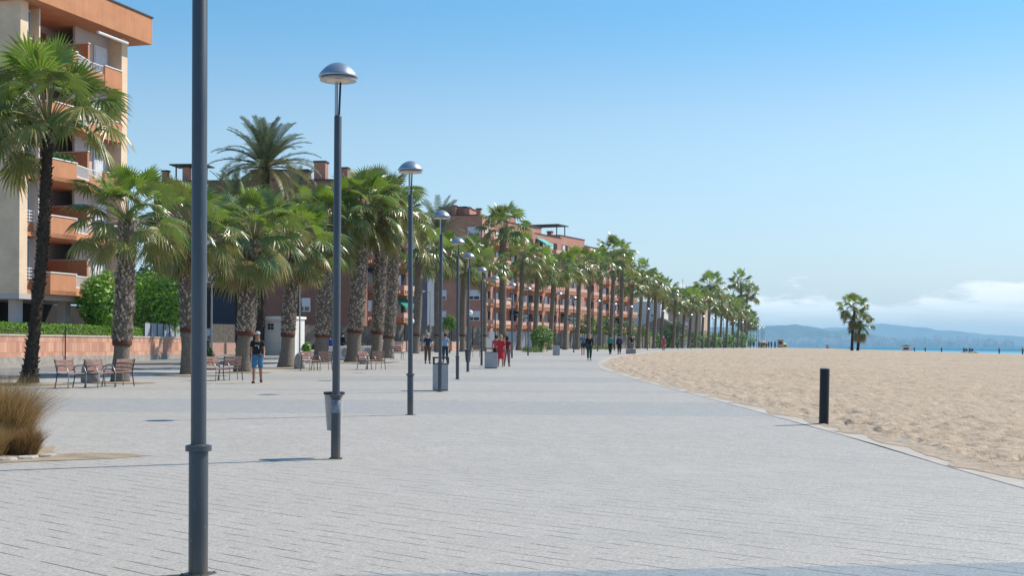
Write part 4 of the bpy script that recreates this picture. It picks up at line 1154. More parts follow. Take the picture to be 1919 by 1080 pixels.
# shop terrace low on the same block, its recess shade painted as dark panels
mb = MB(); mb.box(-.25, -.09, 14.0, 21.5, 2.2, 6.4); mb.build('terrace_shade_panel', mt['recess_shade'], A)
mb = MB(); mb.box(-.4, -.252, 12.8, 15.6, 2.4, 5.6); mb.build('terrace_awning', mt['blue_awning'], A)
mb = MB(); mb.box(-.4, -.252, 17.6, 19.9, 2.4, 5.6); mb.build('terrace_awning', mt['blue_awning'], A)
mb = MB(); mb.box(-.3, -.09, -.0, 12.6, .5, 2.0); mb.build('ground_shade_panel', mt['recess_shade'], A)  # dark panel painted as the shade of a ground floor recess
# B: two narrow stepped bays with pierced balconies turned to the sea
for (px, Y, D, lb) in ((683,140,4.6,'narrow terracotta bay with pierced balconies between the two thick trunks'),(737,146,4.6,'terracotta bay with pierced balconies right of the shaggy palm trunks')):
    x, y = XY(px, Y)
    Bk = block(lb, x, y, ang_of(.42, .91), 3.6, D, 17.5 if px < 700 else 16.6, .8, mt['brick'], bal=[(.1,3.1)], awn=[(2,.2,3.0,'dark_awning',1.7) if px < 700 else (1,.2,3,'green_awning',1.4)], bal_depth=1.3)
    for k in range(0, 5):
        z = k*3.0; y0, y1 = .6, 3.4
        f = MB().box(-.06, -.003, y0, y1, z+.3, z+2.4).build('balcony_shade_panel', mt['recess_shade'], Bk)  # inner shade of the opening put into a dark panel
        MB().box(-.09, -.062, y0+.6, y1-.6, z+.4, z+2.2).build('balcony_door', mt['shutter'], f)
        MB().box(-.9, -.003, y0, y1, z, z+.18).build('balcony_slab', mt['orangetile'], Bk)
        p = MB(); p.box(-.9, -.78, y0, y1, z+.55, z+1.1); p.box(-.779, -.1, y0, y0+.12, z+.55, z+1.1)
        for q in range(6):
            yq = y0+(y1-y0-.14)*q/5; p.box(-.9, -.78, yq, yq+.14, z+.181, z+.549)
        p.build('parapet', mt['pinkpar'], Bk)
# slate blue gable
x, y = XY(801, 165)
block('slate blue plastered gable wall between two brick blocks', x, y, ang_of(.1, 1), 8, 6.2, 12.3, .9, mt['bluewall'], fh=3)
# C: brick with white windows
x, y = XY(903, 190)
block('brick apartment block with white shuttered windows and roof chimneys', x, y, ang_of(.25, 1), 12, 7.6, 19.0, .9, mt['brick2'], side_wins=[(1.2,1.9),(6.2,1.9)], bal=[(1,5),(7,11)],
      chim=[(1.5,.9,.6,1.0),(1.5,2.6,.8,1.2),(1.5,4.6,.6,1.5),(1.5,6.6,.9,.9)], roof_rooms=[(2,9,3,7,1.4)], awn=[])
# saw-tooth of brick blocks running on along the sea front
toothy = [(952,205,19.3,'brick apartment block with balconies, second of the brick row past the chimneys','green_awning'),
          (1001,214,18.4,'brick block with a turquoise awning under its top storey','teal_awning'),
          (1049,224,18.9,'brick block with flat topped corner tower and roof pergola','green_awning'),
          (1077,236,18.3,'narrow brick block stepping back right of the roof pergola','teal_awning'),
          (1108,248,17.6,'lower brick block with pale windows near the end of the row','green_awning'),
          (1150,258,17.8,'end brick block with rounded pale corner above the palms','dark_awning')]
for i, (px, Y, H, lb, aw) in enumerate(toothy):
    x, y = XY(px, Y)
    t = block(lb, x, y, ang_of(.42, .9), 11, 8.5 if i else 10, H, .95, mt['brick2'], side_wins=[(2.0,1.6),(5.6,1.6)], bal=[(.5,3.6),(5.5,9.5)], awn=[(5 if i == 1 else 1,.5,3.6,aw if i == 1 else 'dark_awning',1.8)],
              roof_rooms=[(.0+.3,3.4,.3,3.4,1.1)] if i in (0,1,3) else [], chim=[(7,3,.8,1.3)] if i % 2 else [(5,4,.8,1.1)], sea_wins=[(4.6,1.0)], bal_mat='pinkpar')
    if i == 2:
        mb = MB(); 
        for (a, b) in ((1,1),(1,5.5),(4.5,1),(4.5,5.5)): mb.box(a, a+.14, b, b+.14, H, H+1.9)
        mb.box(.6, 5.2, .6, 6.2, H+1.9, H+2.05); mb.build('pergola', mt['roofdark'], t)
x, y = XY(1172, 266)
t = thing('apartment_building', 'rounded pale terracotta corner tower ending the brick row', 'building', (x, y, .95), 0, 'brick apartment blocks behind the palms')
MB().lathe([(1.6,-1),(1.6,18.6)], 20).build('wall', mt['beige2'], t)
for k in range(6):
    mb = MB(); mb.lathe([(1.75,k*3+.1),(1.8,k*3+.12),(1.8,k*3+1.1),(1.75,k*3+1.12)], 20); mb.build('balcony_ring', mt['orangetile'], t)
MB().lathe([(1.7,18.602),(1.7,18.9)], 20).build('roof_coping', mt['roofdark'], t)
# beige building by the palms at the far right of the row
x, y = XY(1314, 335)
b5 = block('plain beige flat roofed building at the far right of the row', x, y, ang_of(.3, 1), 12, 9.2, 12.6, .98, mt['beige2'], side_wins=[(4.0,1.6),(7.2,1.6)], fh=4.0, firstf=1, group=None)
MB().box(0.4, 8, 4.6, 9.1, 12.75, 15.0).build('roof_room', mt['greywall'], b5)
mb = MB(); mb.tube([(2,5,15),(2,5,17.5)], .04, 5); mb.box(1.97,2.03,4.7,5.3,16.9,16.96); mb.build('antenna', mt['darkgrey'], b5)
x, y = XY(1238, 300)
block('white plastered house showing between the far palm trunks', x, y, ang_of(.3, 1), 10, 6.5, 10.2, .97, mt['whitewall'], side_wins=[(1.6,1.3),(4.6,1.3)], group=None)
x, y = XY(1272, 290)
b6 = thing('house', 'low house with a dark sloping roof among the far palms', 'house', (x, y, .97), ang_of(.3, 1))
MB().box(0, 9, 0, 9, -1, 4.2).build('wall', mt['greywall'], b6)
mb = MB(); v = [(-.6,-.6,4.2),(9.6,-.6,4.2),(9.6,9.6,4.2),(-.6,9.6,4.2),(2.5,4.5,6.6),(6.5,4.5,6.6)]
mb.v = v; mb.f = [(0,1,5,4),(1,2,5),(2,3,4,5),(3,0,4),(3,2,1,0)]; mb.m = [0]*5; mb.build('roof', mt['roofdark'], b6)
MB().box(-.06,-.003,2,3.6,1.2,2.6).build('window', mt['white'], b6)

# white utility kiosk
def kiosk():
    x, y = XY(553, 96); z = G(96)
    t = thing('utility_kiosk', 'white panelled utility kiosk behind the leaning fan palm', 'kiosk', (x, y, z), ang_of(.2, 1))
    MB().box(0, 2.0, 0, 2.75, 0, 2.62).build('body', mt['whitewall'], t)
    MB().box(-.1, 2.1, -.1, 2.85, 2.622, 2.80).build('roof_slab', mt['white'], t)
    g = MB()
    for zz in (.85, 1.72): g.box(-.004, -.001, 0.02, 2.73, zz, zz+.012)
    for yy_ in (1.22,): g.box(-.004, -.001, yy_, yy_+.012, .02, 2.6)
    g.box(.55,.57,-.004,-.001,.02,2.6); g.box(1.3,1.32,-.004,-.001,.02,2.6)
    g.build('panel_joints', mt['concrete'], t)
    vv = MB()
    for a in (0, 1):
        for b in (0, 1): vv.box(-.03, -.005, 1.62+a*.24, 1.62+a*.24+.2, 1.84+b*.24, 1.84+b*.24+.2)
    vv.build('vent', mt['darkgrey'], t)
    w = MB(); r = random.Random(3); q = .7
    while q < 2.2:
        d_ = r.uniform(.03,.09); w.box(-.012, -.005, q, q+d_, 2.42, 2.455); w.box(-.012,-.005, q, q+d_*.8, 2.36, 2.38); q += d_+.03
    w.build('small_lettering', mt['concrete'], t)
kiosk()

# reed screens, low orange walls, a railing
def screen(px0, Y0, px1, Y1, h, mat, name, label, cat, zoff=0, th=.06):
    a = at(px0, Y0); b = at(px1, Y1); d = b-a; L = math.hypot(d.x, d.y); an = math.atan2(d.y, d.x)
    t = thing(name, label, cat, a+Vector((0,0,zoff)), an)
    MB().box(0, L, -th/2, th/2, 0, h).build('panel', mt[mat], t)
    mb = MB(); n = max(2, int(L/2.2))
    for k in range(n+1): mb.box(L*k/n-.04, L*k/n+.04, -th/2-.07, -th/2-.002, 0, h+.08)
    mb.build('fence_posts' if 'fence' in name else 'pilasters', mt['darkgrey'] if 'fence' in name else mt['concrete'], t)
screen(395, 104, 489, 108, 1.55, 'reed', 'reed_fence', 'grey reed fence behind the thick palm and nearest lamp post', 'fence', .72)
screen(560, 112, 700, 118, 1.7, 'reed', 'reed_fence', 'grey reed fence right of the white kiosk', 'fence', .6)
screen(735, 126, 905, 142, 2.3, 'reed', 'reed_fence', 'long grey reed fence behind the two walking men', 'fence', .2)
screen(395, 98, 449, 100, .85, 'pinkpar', 'low_wall', 'low pink wall in front of the reed fence at left', 'wall', 0, .25)
screen(700, 118, 870, 130, .95, 'pinkpar', 'low_wall', 'low orange pink wall behind the small distant benches', 'wall', 0, .3)
screen(905, 143, 1010, 150, 2.0, 'greywall', 'garden_wall', 'grey garden wall behind the woman in red', 'wall', 0, .3)
screen(1040, 176, 1240, 232, 2.1, 'reed', 'reed_fence', 'long distant reed fence behind the far palm trunks', 'fence', 0, .1)
screen(1240, 236, 1400, 345, 2.3, 'greywall', 'garden_wall', 'dim garden wall behind the far right palms', 'wall', 0, .3)

# slender street lights on the road side
def road_light(px, Y, pyh, label, arm=-1):
    p = at(px, Y); h = W(px, pyh, Y).z-p.z
    t = thing('road_light', label, 'street light', p, 0, 'slender road lights behind the palms')
    MB().tube([(0,0,0),(0,0,h*.5),(0,0,h)], [.06,.05,.035], 8).build('pole', mt['pipe'], t)
    mb = MB(); mb.tube([(0,0,h-.05),(arm*.25,0,h+.06),(arm*.55,0,h+.1)], .03, 6); mb.build('arm', mt['pipe'], t)
    mb = MB(); mb.ball((arm*.75,0,h+.08), .34, .16, .1, 12); mb.build('lamp_head', mt['white'], t, )
road_light(220, 60, 486, 'thin pale road light pole beside the banded palm trunk', 1)
road_light(397, 72, 500, 'thin road light pole right beside the nearest lamp post', 1)
road_light(562, 84, 525, 'road light whose pale head shows beside the leaning fan palm', 1)
road_light(806, 120, 548, 'road light with pale head in front of the slate blue wall', -1)
road_light(940, 150, 562, 'small road light with pale head above the woman in red', 1)
def globe(px, Y, pyh, label):
    p = at(px, Y); h = W(px, pyh, Y).z-p.z
    t = thing('globe_lamp', label, 'garden lamp', p, 0, 'small globe lamps')
    MB().tube([(0,0,0),(0,0,h)], .035, 8).build('pole', mt['pole'], t)
    mb = MB(); mb.ball((0,0,h+.15), .22, .22, .2, 12); mb.build('globe', mt['white'], t, )
globe(770, 82, 607, 'low lamp with white globe right behind the third lamp post')
globe(881, 100, 590, 'white globe lamp beside the sixth lamp post')
# ------------------------------------------------------------------ people
def skin_obj(name, pts, edges, rad, mat, parent, sub=1, extra=None):
    me = bpy.data.meshes.new(name+'_cage'); me.from_pydata([tuple(p) for p in pts], edges, []); me.update()
    o = bpy.data.objects.new(name, me); COL.objects.link(o)
    md = o.modifiers.new('skin', 'SKIN'); md.use_smooth_shade = True; md.branch_smoothing = .3
    sv = me.skin_vertices[0].data
    for i, r in enumerate(rad): sv[i].radius = r if hasattr(r, '__len__') else (r, r)
    sv[0].use_root = True
    if sub: o.modifiers.new('sub', 'SUBSURF').levels = sub
    o.modifiers[-1].render_levels = sub if sub else 1
    dg = bpy.context.evaluated_depsgraph_get(); ev = o.evaluated_get(dg)
    nm = bpy.data.meshes.new_from_object(ev); bpy.data.objects.remove(o)
    nm.materials.clear(); nm.materials.append(mat)
    n = bpy.data.objects.new(name, nm); COL.objects.link(n); n.parent = parent
    return n
SKIN = [M('light_skin', (.52,.30,.21), .55, .06, 8), M('tanned_skin', (.36,.19,.12), .55, .06, 8)]
CM = {}
def cmat(nm, c):
    if nm not in CM: CM[nm] = M(nm, c, .85, .14, 9, .006)
    return CM[nm]
def person(label, px, Y, h, face, cl, stride=.5, arm=.35, lod=0, loc=None, group='people walking on the promenade', bend=0):
    """face: rotation in degrees of a figure that looks along -y (towards the camera) at 0"""
    p = loc if loc is not None else at(px, Y)
    t = thing('person', label, 'person', p, R(face), group)
    H = h
    def V(x, y, z): return Vector((x*H, y*H, z*H))
    s = stride
    def leg(sx, ph):      # ph>0: forward (-y), <0: back
        hip = V(sx*.052, 0, .515); a = .42*ph
        kb = .25 if ph < 0 else .06
        knee = hip+V(sx*.004, -math.sin(a)*.235, -math.cos(a)*.235)
        b = a-kb*abs(ph)*2.0
        ank = knee+V(sx*.0, -math.sin(b)*.235, -math.cos(b)*.235)
        toe = ank+V(sx*.012, -.095, -.018+(-.018 if ph < 0 else .018)*abs(ph))
        return hip, knee, ank, toe
    LL = leg(-1, s); RL = leg(1, -s)
    low = min(min(q.z for q in LL[2:]), min(q.z for q in RL[2:]))
    dz = .022*H-low if low < .0 or True else 0
    LL = [q+Vector((0,0,dz)) for q in LL]; RL = [q+Vector((0,0,dz)) for q in RL]
    up = lambda v: Vector((v.x, v.y-bend*(v.z-.53*H), v.z))+Vector((0,0,dz))
    pel = up(V(0,0,.53)); waist = up(V(0,0,.60)); chest = up(V(0,-.005,.70)); neck0 = up(V(0,0,.80)); neck = up(V(0,-.008,.845)); head = up(V(0,-.018,.915)); crown = up(V(0,-.012,.965))
    def armc(sx, ph):
        sh = up(V(sx*.098,0,.79)); a = .55*ph
        el = sh+V(sx*.028, -math.sin(a)*.16, -math.cos(a)*.165); b = a+.35+.2*max(0, ph)
        wr = el+V(sx*.004, -math.sin(b)*.14, -math.cos(b)*.14); hd = wr+V(-sx*.004, -math.sin(b)*.035, -math.cos(b)*.04)
        return sh, el, wr, hd, b
    LA = armc(-1, -arm); RA = armc(1, arm)
    pts = [pel, waist, chest, neck0, neck, head, crown]; rad = [(.075*H,.055*H),(.066*H,.05*H),(.082*H,.058*H),(.05*H,.04*H),(.030*H,.030*H),(.043*H,.052*H),(.030*H,.036*H)]
    edges = [(0,1),(1,2),(2,3),(3,4),(4,5),(5,6)]
    for L_ in (LL, RL):
        b = len(pts); pts += [L_[0], L_[0].lerp(L_[1], .5), L_[1], L_[1].lerp(L_[2], .35), L_[2], L_[3]]
        rad += [.052*H,.046*H,.034*H,.034*H,.022*H,.018*H]; edges += [(0,b),(b,b+1),(b+1,b+2),(b+2,b+3),(b+3,b+4),(b+4,b+5)]
    for A, sx in ((LA,-1),(RA,1)):
        b = len(pts); pts += [A[0], A[1], A[2], A[3]]; rad += [.030*H,.023*H,.016*H,(.018*H,.013*H)]; edges += [(3,b),(b,b+1),(b+1,b+2),(b+2,b+3)]
        if lod == 0:
            bb = A[4]; fw = V(0,-math.sin(bb),-math.cos(bb)); side = V(0,math.cos(bb),-math.sin(bb))
            for k, (off, ln) in enumerate(((-.014,.036),(-.005,.042),(.005,.040),(.014,.033))):
                c0 = A[3]+side*off+fw*.004; c1 = c0+fw*ln*.55+V(-sx*.004,0,0); c2 = c1+fw*ln*.4+V(-sx*.010,0,0)
                q = len(pts); pts += [c0, c1, c2]; rad += [.0052*H,.0048*H,.004*H]; edges += [(b+3,q),(q,q+1),(q+1,q+2)]
            c0 = A[2]+fw*.014+side*-.012; c1 = c0+side*-.014+fw*.014; q = len(pts)
            pts += [c1, c1+fw*.014]; rad += [.006*H,.005*H]; edges += [(b+2,q),(q,q+1)]
    if lod == 0:
        q = len(pts); pts += [head+V(0,-.058,-.004)]; rad += [.008*H]; edges += [(5,q)]
        for sx in (-1, 1):
            q = len(pts); pts += [head+V(sx*.047,.004,0)]; rad += [.009*H]; edges += [(5,q)]
    skin = SKIN[cl.get('skin', 0)]
    body = skin_obj('body', pts, edges, rad, skin, t, 1)
    if lod == 0 and not cl.get('back'):
        f = MB()
        for sx in (-1, 1): f.ball(tuple(head+V(sx*.018,-.050,.004)), .006*H, .004*H, .0045*H, 6)
        f.box(*[v for v in (head.x-.014*H, head.x+.014*H, head.y-.054*H, head.y-.046*H, head.z-.029*H, head.z-.024*H)])
        f.build('face_features', mt['darkgrey'], t)
    # shoes
    for L_ in (LL, RL):
        a, tt = L_[2], L_[3]; m = MB()
        m.tube([a+V(0,.022,-.012), a+V(0,-.02,-.012), tt+V(0,.012,.002), tt+V(0,-.012,-.002)], [.024*H,.028*H,.025*H,.012*H], 8)
        m.build('shoe', cmat(*cl.get('shoes', ('dark_shoes', (.03,.03,.035)))), t, smooth=True)
    top = cmat(*cl['top'])
    if 'dress' in cl:
        d = MB(); c = []
        prof = [(chest+V(0,0,.03), .088,.062),(waist+V(0,0,0),.080,.058),(pel,.098,.072),(pel+V(0,0,-.12),.112,.088),(pel+V(0,0,-.27),.122,.105)]
        n = 16; b0 = 0
        for (cc, rx, ry) in prof:
            for k in range(n):
                a = 2*PI*k/n; wv = 1+.05*math.sin(a*5)*(rx > .1); d.v.append((cc.x+rx*H*math.cos(a)*wv, cc.y+ry*H*math.sin(a)*wv, cc.z))
        for i in range(len(prof)-1):
            for k in range(n):
                k2 = (k+1) % n; d.f.append((i*n+k, i*n+k2, (i+1)*n+k2, (i+1)*n+k)); d.m.append(0)
        d.build('dress', top, t, smooth=True)
    f_ = 1.16
    sp = [pel+V(0,0,.015), waist, chest, neck0+V(0,0,-.008)]; sr = [(.086*H,.068*H),(.079*H,.062*H),(.093*H,.07*H),(.060*H,.048*H)]; se = [(0,1),(1,2),(2,3)]
    for A in (LA, RA):
        b = len(sp); sl_ = cl.get('sleeve', .55)
        sp += [A[0]+V(0,0,.002), A[0].lerp(A[1], min(1, sl_))]; sr += [.041*H,.036*H]; se += [(3,b),(b,b+1)]
        if sl_ > 1: sp += [A[1].lerp(A[2], min(1, sl_-1))]; sr += [.026*H]; se += [(b+1,b+2)]
    skin_obj('shirt' if 'dress' not in cl else 'dress_top', sp, se, sr, top, t, 1)
    if 'legs' in cl:
        lp = [pel+V(0,0,.02)]; lr = [(.083*H,.066*H)]; le = []
        ln = cl.get('leglen', 1.9)
        for L_ in (LL, RL):
            b = len(lp); lp += [L_[0], L_[0].lerp(L_[1], .5)]; lr += [.062*H,.056*H]; le += [(0,b),(b,b+1)]
            lp += [L_[0].lerp(L_[1], min(1, ln))]; lr += [.049*H]; le += [(b+1,b+2)]
            if ln > 1: lp += [L_[1].lerp(L_[2], min(.97, ln-1))]; lr += [.036*H]; le += [(b+2,b+3)]
        skin_obj('shorts' if ln <= 1.05 else 'trousers', lp, le, lr, cmat(*cl['legs']), t, 1)
    if 'hair' in cl:
        hm = MB(); hb = head+V(0,.010,.012)
        n = 12
        for i, (rr, zz) in enumerate(((.050,-.035),(.056,.0),(.054,.025),(.040,.046),(.018,.058),(.001,.061))):
            for k in range(n):
                a = 2*PI*k/n; fy = math.sin(a); zf = zz
                if fy < -.2 and zz < .02: zf = .022; 
                lowl = cl.get('hairlen', 0) if (fy > -.1 and i == 0) else 0
                hm.v.append((hb.x+rr*H*math.cos(a), hb.y+rr*1.12*H*fy, hb.z+zf*H-lowl*H))
        for i in range(5):
            for k in range(n):
                k2 = (k+1) % n; hm.f.append((i*n+k, i*n+k2, (i+1)*n+k2, (i+1)*n+k)); hm.m.append(0)
        hm.build('hair', cmat(*cl['hair']), t, smooth=True)
    if 'cap' in cl:
        hm = MB(); hb = head+V(0,.002,.020)
        hm.lathe([(.054*H,0),(.054*H,.022*H),(.042*H,.044*H),(.02*H,.054*H),(.001,.056*H)], 14, tuple(hb), 0, 1, 1.1)
        pk = [hb+V(x,y,z) for x, y, z in ((-.04,-.045,.004),(.04,-.045,.004),(.03,-.098,-.006),(0,-.108,-.004),(-.03,-.098,-.006))]
        hm.quadface(pk); hm.quadface([q+V(0,0,.005) for q in pk][::-1])
        hm.build('cap', cmat(*cl['cap']), t, smooth=True)
    if 'bag' in cl:
        m = MB(); sx = cl.get('bagside', 1); c = pel+V(sx*.105,.0,.02)
        m.box(c.x-.02*H, c.x+.035*H, c.y-.05*H, c.y+.05*H, c.z-.06*H, c.z+.05*H); m.tube([c+V(0,0,.05), up(V(-sx*.02,-.06,.74)), up(V(-sx*.07,0,.815))], .006*H, 5)
        tb = m.build('shoulder_bag', cmat(*cl['bag']), t)
    if 'print' in cl:
        m = MB(); c = chest+V(0,-.079,.02); r = random.Random(2)
        for k in range(6):
            x = -.036+.0125*k; m.box(c.x+x*H, c.x+(x+.004)*H, c.y-.004*H, c.y+.006*H, c.z-.008*H, c.z+.012*H)
            if k < 5: m.box(c.x+(x+.004)*H, c.x+(x+.009)*H, c.y-.004*H, c.y+.006*H, c.z+(.007-.012*(k % 2))*H, c.z+(.011-.012*(k % 2))*H)
        m.box(c.x+.028*H, c.x+.036*H, c.y+.0*H, c.y+.008*H, c.z-.055*H, c.z-.012*H); m.box(c.x+.014*H, c.x+.036*H, c.y+.0*H, c.y+.008*H, c.z-.020*H, c.z-.013*H)
        m.build('shirt_print', mt['white'], t)
    if 'glasses' in cl:
        m = MB(); c = head+V(0,-.052,.006); m.box(c.x-.034*H, c.x+.034*H, c.y-.006*H, c.y+.002*H, c.z-.007*H, c.z+.007*H); m.build('sunglasses', mt['black'], t)
    return t
BLK = ('black_cloth', (.012,.012,.015)); DEN = ('dark_denim', (.03,.05,.085)); BLUE = ('mid_blue_denim', (.07,.20,.34)); 
BROWN = ('brown_cloth', (.12,.08,.055)); NAVY = ('navy_cloth', (.02,.045,.085)); LBLUE = ('light_blue_cloth', (.24,.42,.60)); RED = ('bright_red_cloth', (.62,.03,.045))
TEAL = ('teal_cloth', (.02,.28,.22)); PINK = ('pink_red_cloth', (.60,.07,.11)); GREY = ('grey_cloth', (.16,.16,.19)); DGRN = ('dark_green_cloth', (.02,.07,.06)); WHT = ('white_cloth', (.7,.7,.7))
DH = ('dark_hair', (.02,.014,.01)); BH = ('blond_hair', (.42,.29,.15)); GH = ('grey_hair', (.35,.33,.31)); CR_ = ('beige_cap_cloth', (.5,.45,.38)); LCAP = ('pale_grey_cap_cloth', (.45,.45,.47))
person('man walking towards us in black tee with white print, blue shorts and pale cap', 483, 43.6, 1.76, 6, dict(top=BLK, legs=BLUE, leglen=.98, cap=LCAP, hair=DH, skin=1, glasses=1, **{'print': 1}, sleeve=.6), .55, .42)
person('man seen from behind in dark blue shirt, brown trousers and pale cap', 802, 72.5, 1.72, 172, dict(top=NAVY, legs=BROWN, cap=CR_, hair=GH, back=1, sleeve=.7), .22, .2)
person('man seen from behind in light blue shirt behind the square litter bin', 835, 75.5, 1.70, 180, dict(top=LBLUE, legs=NAVY, hair=DH, back=1, sleeve=.7), .25, .2)
person('woman in a bright red dress walking away, with blond hair', 939, 66.5, 1.66, 176, dict(top=RED, dress=1, hair=BH, hairlen=.01, back=1, skin=0, sleeve=.9, shoes=('pale_shoes',(.5,.42,.38))), .45, .3)
person('woman in pinkish top partly hidden left of the red dress', 930.5, 69, 1.62, 178, dict(top=PINK, legs=BLK, hair=DH, back=1), .3, .2)
person('woman in dark red top and grey trousers right of the red dress', 950.5, 67.5, 1.60, 170, dict(top=('dark_red_cloth',(.16,.015,.02)), legs=GREY, hair=DH, hairlen=.05, back=1, skin=1), .5, .3)
person('person in black jacket and dark trousers, nearest of the walkers at centre right', 1105, 83.5, 1.74, 8, dict(top=BLK, legs=DGRN, hair=GH, sleeve=1.9, skin=0, shoes=('pale_shoes',(.5,.42,.38))), .28, .5)
person('person in blue top walking just left of the black jacket', 1093, 104, 1.70, 186, dict(top=('blue_cloth',(.05,.16,.34)), legs=NAVY, leglen=.8, hair=BH, back=1, skin=1), .3, .2)
person('person in a teal top with dark trousers', 1144, 110, 1.66, 190, dict(top=TEAL, legs=BLK, hair=DH, back=1, sleeve=1.2, skin=1), .5, .3)
person('person in navy clothes walking right of the teal top', 1161, 110, 1.66, 184, dict(top=('deep_navy_cloth',(.03,.05,.12)), legs=BLK, hair=DH, back=1, sleeve=1.8, bag=BLK), .3, .2)
person('dark dressed person standing behind the grey stone seat', 1185, 116, 1.70, 30, dict(top=BLK, legs=GREY, hair=DH, sleeve=.7, bag=WHT), .3, .3)
person('small distant person in a pink red top near the far palms', 1244, 150, 1.66, 180, dict(top=PINK, legs=('rose_cloth',(.45,.12,.13)), cap=WHT, back=1), .3, .2, 1)
person('person in blue jacket left of the thick palm, behind the road', 619, 98, 1.4, 170, dict(top=('royal_blue_cloth',(.02,.06,.5)), legs=BLK, hair=DH, back=1, sleeve=1.9), .2, .2, 1, group='people by the road')
person('person in black with dark hair standing beside the bicycle', 642, 88, 1.74, 150, dict(top=BLK, legs=BLK, hair=DH, back=1, sleeve=1.6), .4, .3, 1, group='people by the road')
# far strollers near the end of the palm row
fs = [(1407,330,NAVY,'in navy, first from the left'),(1413,322,DGRN,'in dark green, second from the left'),(1423,300,('wine_cloth',(.25,.02,.08)),'in wine red, third from the left'),(1427,318,PINK,'in pink, fourth from the left'),
      (1437,306,WHT,'in white, fifth from the left'),(1441,330,NAVY,'in navy, sixth from the left'),(1446,315,('plum_cloth',(.12,.03,.09)),'in plum, seventh from the left'),(1453,300,DGRN,'in dark green, last on the right')]
for px, Y, c, w in fs:
    person('tiny distant stroller at the end of the promenade, '+w, px, Y, 1.7, 180, dict(top=c, legs=BLK, hair=DH, back=1), .3, .2, 1, group='tiny strollers at the far end')
# people at the water's edge
sh = [(1706.5,('mauve_cloth',(.25,.2,.3)),'mauve, first right of the pale beach hut'),(1714,BLK,'black, second right of the pale beach hut'),(1734.5,BLK,'black, third right of the pale beach hut'),(1765,BLK,'black, standing alone before the pedal boats'),(1873,('deep_blue_cloth',(.02,.06,.12)),'dark blue, far right near the water'),(1917,BLK,'black, cut off by the right edge')]
for px, c, w in sh:
    k = (px-960)/2500; Y = 112/k; X = 112.0
    person('tiny figure at the water edge in '+w, px, Y, 1.7, 200, dict(top=c, legs=c, hair=DH, back=1), .1, .2, 1, loc=Vector((X, Y, sand_z(X, Y)-.03)), group='tiny figures at the water edge')
person('tiny figure beside the trunks of the lone beach palms', 1593, 240, 1.6, 180, dict(top=LBLUE, legs=WHT, hair=DH, back=1), .1, .2, 1, loc=Vector(((1593-960)/2500*400, 400, -.15)), group='tiny figures at the water edge')

# bicycle beside the black dressed person
def bicycle(px, Y, rz, label):
    t = thing('bicycle', label, 'bicycle', at(px, Y), R(rz))
    for sx in (-1, 1):
        w = MB(); n = 24; c = Vector((sx*.52, 0, .34))
        w.tube([c+Vector((.32*math.cos(2*PI*k/n), 0, .32*math.sin(2*PI*k/n))) for k in range(n+1)], .018, 6)
        ww = w.build('wheel', mt['black'], t)
        s_ = MB()
        for k in range(10): s_.tube([c, c+Vector((.31*math.cos(PI*k/5), 0, .31*math.sin(PI*k/5)))], .003, 3)
        s_.build('spokes', mt['steel'], ww)
    f = MB(); a, b, c_, d, e = Vector((-.52,0,.34)), Vector((-.08,0,.30)), Vector((-.2,0,.80)), Vector((.34,0,.84)), Vector((.52,0,.34))
    for p, q in ((a,b),(a,c_),(b,c_),(b,d),(c_,d),(d,e)): f.tube([p, q], .016, 6)
    f.build('frame', mt['darkgrey'], t)
    m = MB(); m.tube([(-.2,0,.8),(-.22,0,.9)], .013, 6); m.box(-.36,-.10,-.06,.06,.9,.95); m.build('saddle', mt['black'], t)
    m = MB(); m.tube([(.34,0,.84),(.31,0,1.0)], .014, 6); m.tube([(.24,-.28,1.02),(.32,0,1.0),(.24,.28,1.02)], .013, 6); m.build('handlebar', mt['black'], t)
bicycle(648, 86, 60, 'dark bicycle standing behind the thick palm with red band')

# stone seat block, blue post, beach huts, pedal boats
p = at(1183, 113)
t = thing('concrete_block', 'dark grey cubic stone seat at the far corner of the sand', 'concrete block', p, R(5))
MB().box(-.38,.38,-.3,.3,0,.42).build('block', mt['concrete'], t, bevel=.03)
p = at(734, 90)
t = thing('sign_post', 'bright blue post with a pale stripe behind the shaggy palms', 'sign post', p, 0)
MB().box(-.13,.13,-.1,.1,0,1.35).build('blue_panel', cmat('bright_blue_paint', (.02,.10,.42)), t, bevel=.02)
MB().box(-.02,.04,-.115,-.101,.3,1.3).build('pale_stripe', mt['white'], t)
MB().box(-.34,.34,-.06,.06,.45,.62).build('cross_bar', cmat('bright_blue_paint', (.02,.10,.42)), t)
YEL = M('pale_yellow_paint', (.72,.68,.36), .7, .08, 2)
def hut(px, X, w, h, label, roof, wall, awn=True):
    k = (px-960)/2500; Y = X/k; z = sand_z(X, Y)
    t = thing('beach_hut', label, 'beach hut', (X, Y, z), R(-12), 'small huts on the beach')
    MB().box(-w/2,w/2,-w/2,w/2,-.2,h).build('walls', wall, t)
    mb = MB(); mb.v = [(-w*.6,-w*.6,h),(w*.6,-w*.6,h),(w*.6,w*.6,h),(-w*.6,w*.6,h),(0,0,h+.45)]; mb.f = [(0,1,4),(1,2,4),(2,3,4),(3,0,4),(3,2,1,0)]; mb.m = [0]*5
    mb.build('roof', roof, t)
    MB().box(-w*.3,w*.3,-w/2-.03,-w/2-.002,h*.45,h*.8).build('hatch', mt['darkgrey'], t)
hut(1698, 108, 2.4, 1.7, 'pale beach hut with a green roof near the water', mt['bushd'], mt['white'])
hut(1471, 95, 1.9, 1.6, 'small pale yellow beach hut beside the end of the promenade', YEL, YEL)
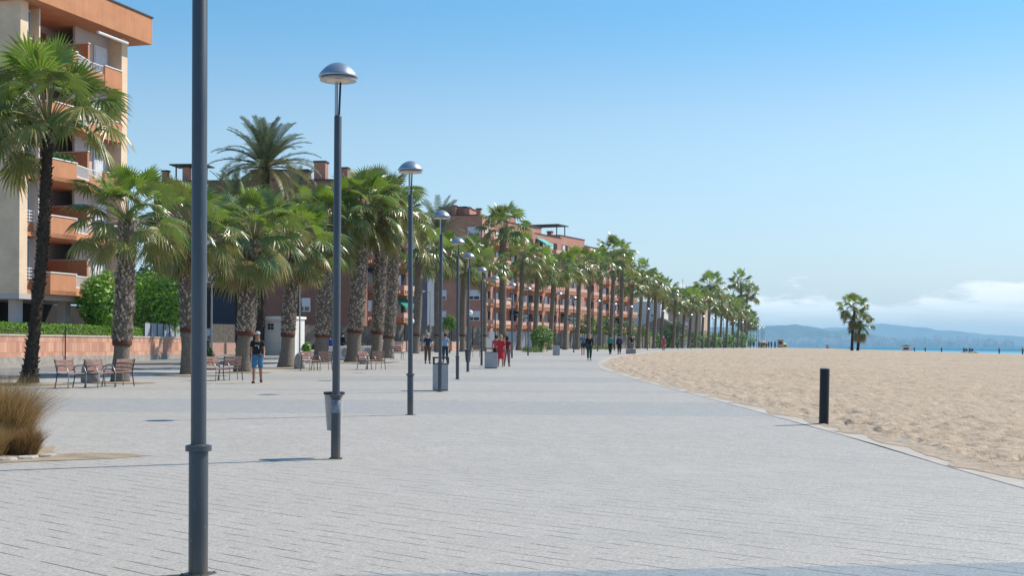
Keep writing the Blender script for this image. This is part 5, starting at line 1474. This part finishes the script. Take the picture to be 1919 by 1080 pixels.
hut(1551, 105, 1.3, 1.5, 'small white beach box left of the lone palms', mt['darkgrey'], mt['white'])
hut(1463, 88, 2.0, 2.9, 'tall pale lifeguard box at the end of the promenade', mt['greywall'], mt['beige2'])
hut(1431, 66, 1.7, 1.5, 'low pale yellow box next to the far strollers', YEL, YEL)
def pedalo(px, label, col):
    k = (px-960)/2500; X = 109.0; Y = X/k; z = sand_z(X, Y)
    t = thing('pedal_boat', label, 'pedal boat', (X, Y, z), R(20), 'pedal boats drawn up at the water')
    for sx in (-1, 1):
        mb = MB(); mb.tube([(sx*.6,-1.4,.35),(sx*.6,-1.0,.22),(sx*.6,1.0,.22),(sx*.6,1.35,.3)], [.05,.28,.28,.1], 10); mb.build('hull', col, t, smooth=True)
    MB().box(-.75,.75,-.7,.8,.45,.6).build('deck', mt['white'], t, bevel=.03)
    for sx in (-1, 1):
        MB().box(sx*.35-.25, sx*.35+.25, .1,.55,.61,.8).build('seat', mt['darkgrey'], t); MB().box(sx*.35-.25, sx*.35+.25, .5,.6,.81,1.3).build('seat_back', mt['darkgrey'], t)
    mb = MB(); mb.tube([(0,1.0,.6),(0,1.2,1.5)], .05, 6); mb.build('slide_frame', mt['black'], t)
pedalo(1812, 'white pedal boat drawn up at the water, left of the yellow one', mt['white'])
pedalo(1823, 'pale yellow pedal boat drawn up at the water', YEL)

# ------------------------------------------------------------------ the air
haze_m = bpy.data.materials.new('haze_air'); haze_m.use_nodes = True; nt = haze_m.node_tree; nt.nodes.clear()
pv = nt.nodes.new('ShaderNodeVolumePrincipled'); pv.inputs['Color'].default_value = (.50,.80,1,1); pv.inputs['Density'].default_value = 8e-5; pv.inputs['Anisotropy'].default_value = 0.0
ou = nt.nodes.new('ShaderNodeOutputMaterial'); nt.links.new(pv.outputs[0], ou.inputs['Volume'])
mb = MB(); mb.box(-12500, 14500, -2600, 19500, -30, 300)
hz = mb.build('haze', haze_m); hz['kind'] = 'stuff'; tag(hz, 'pale blue air over the sea and the far hills', 'haze', kind='stuff')
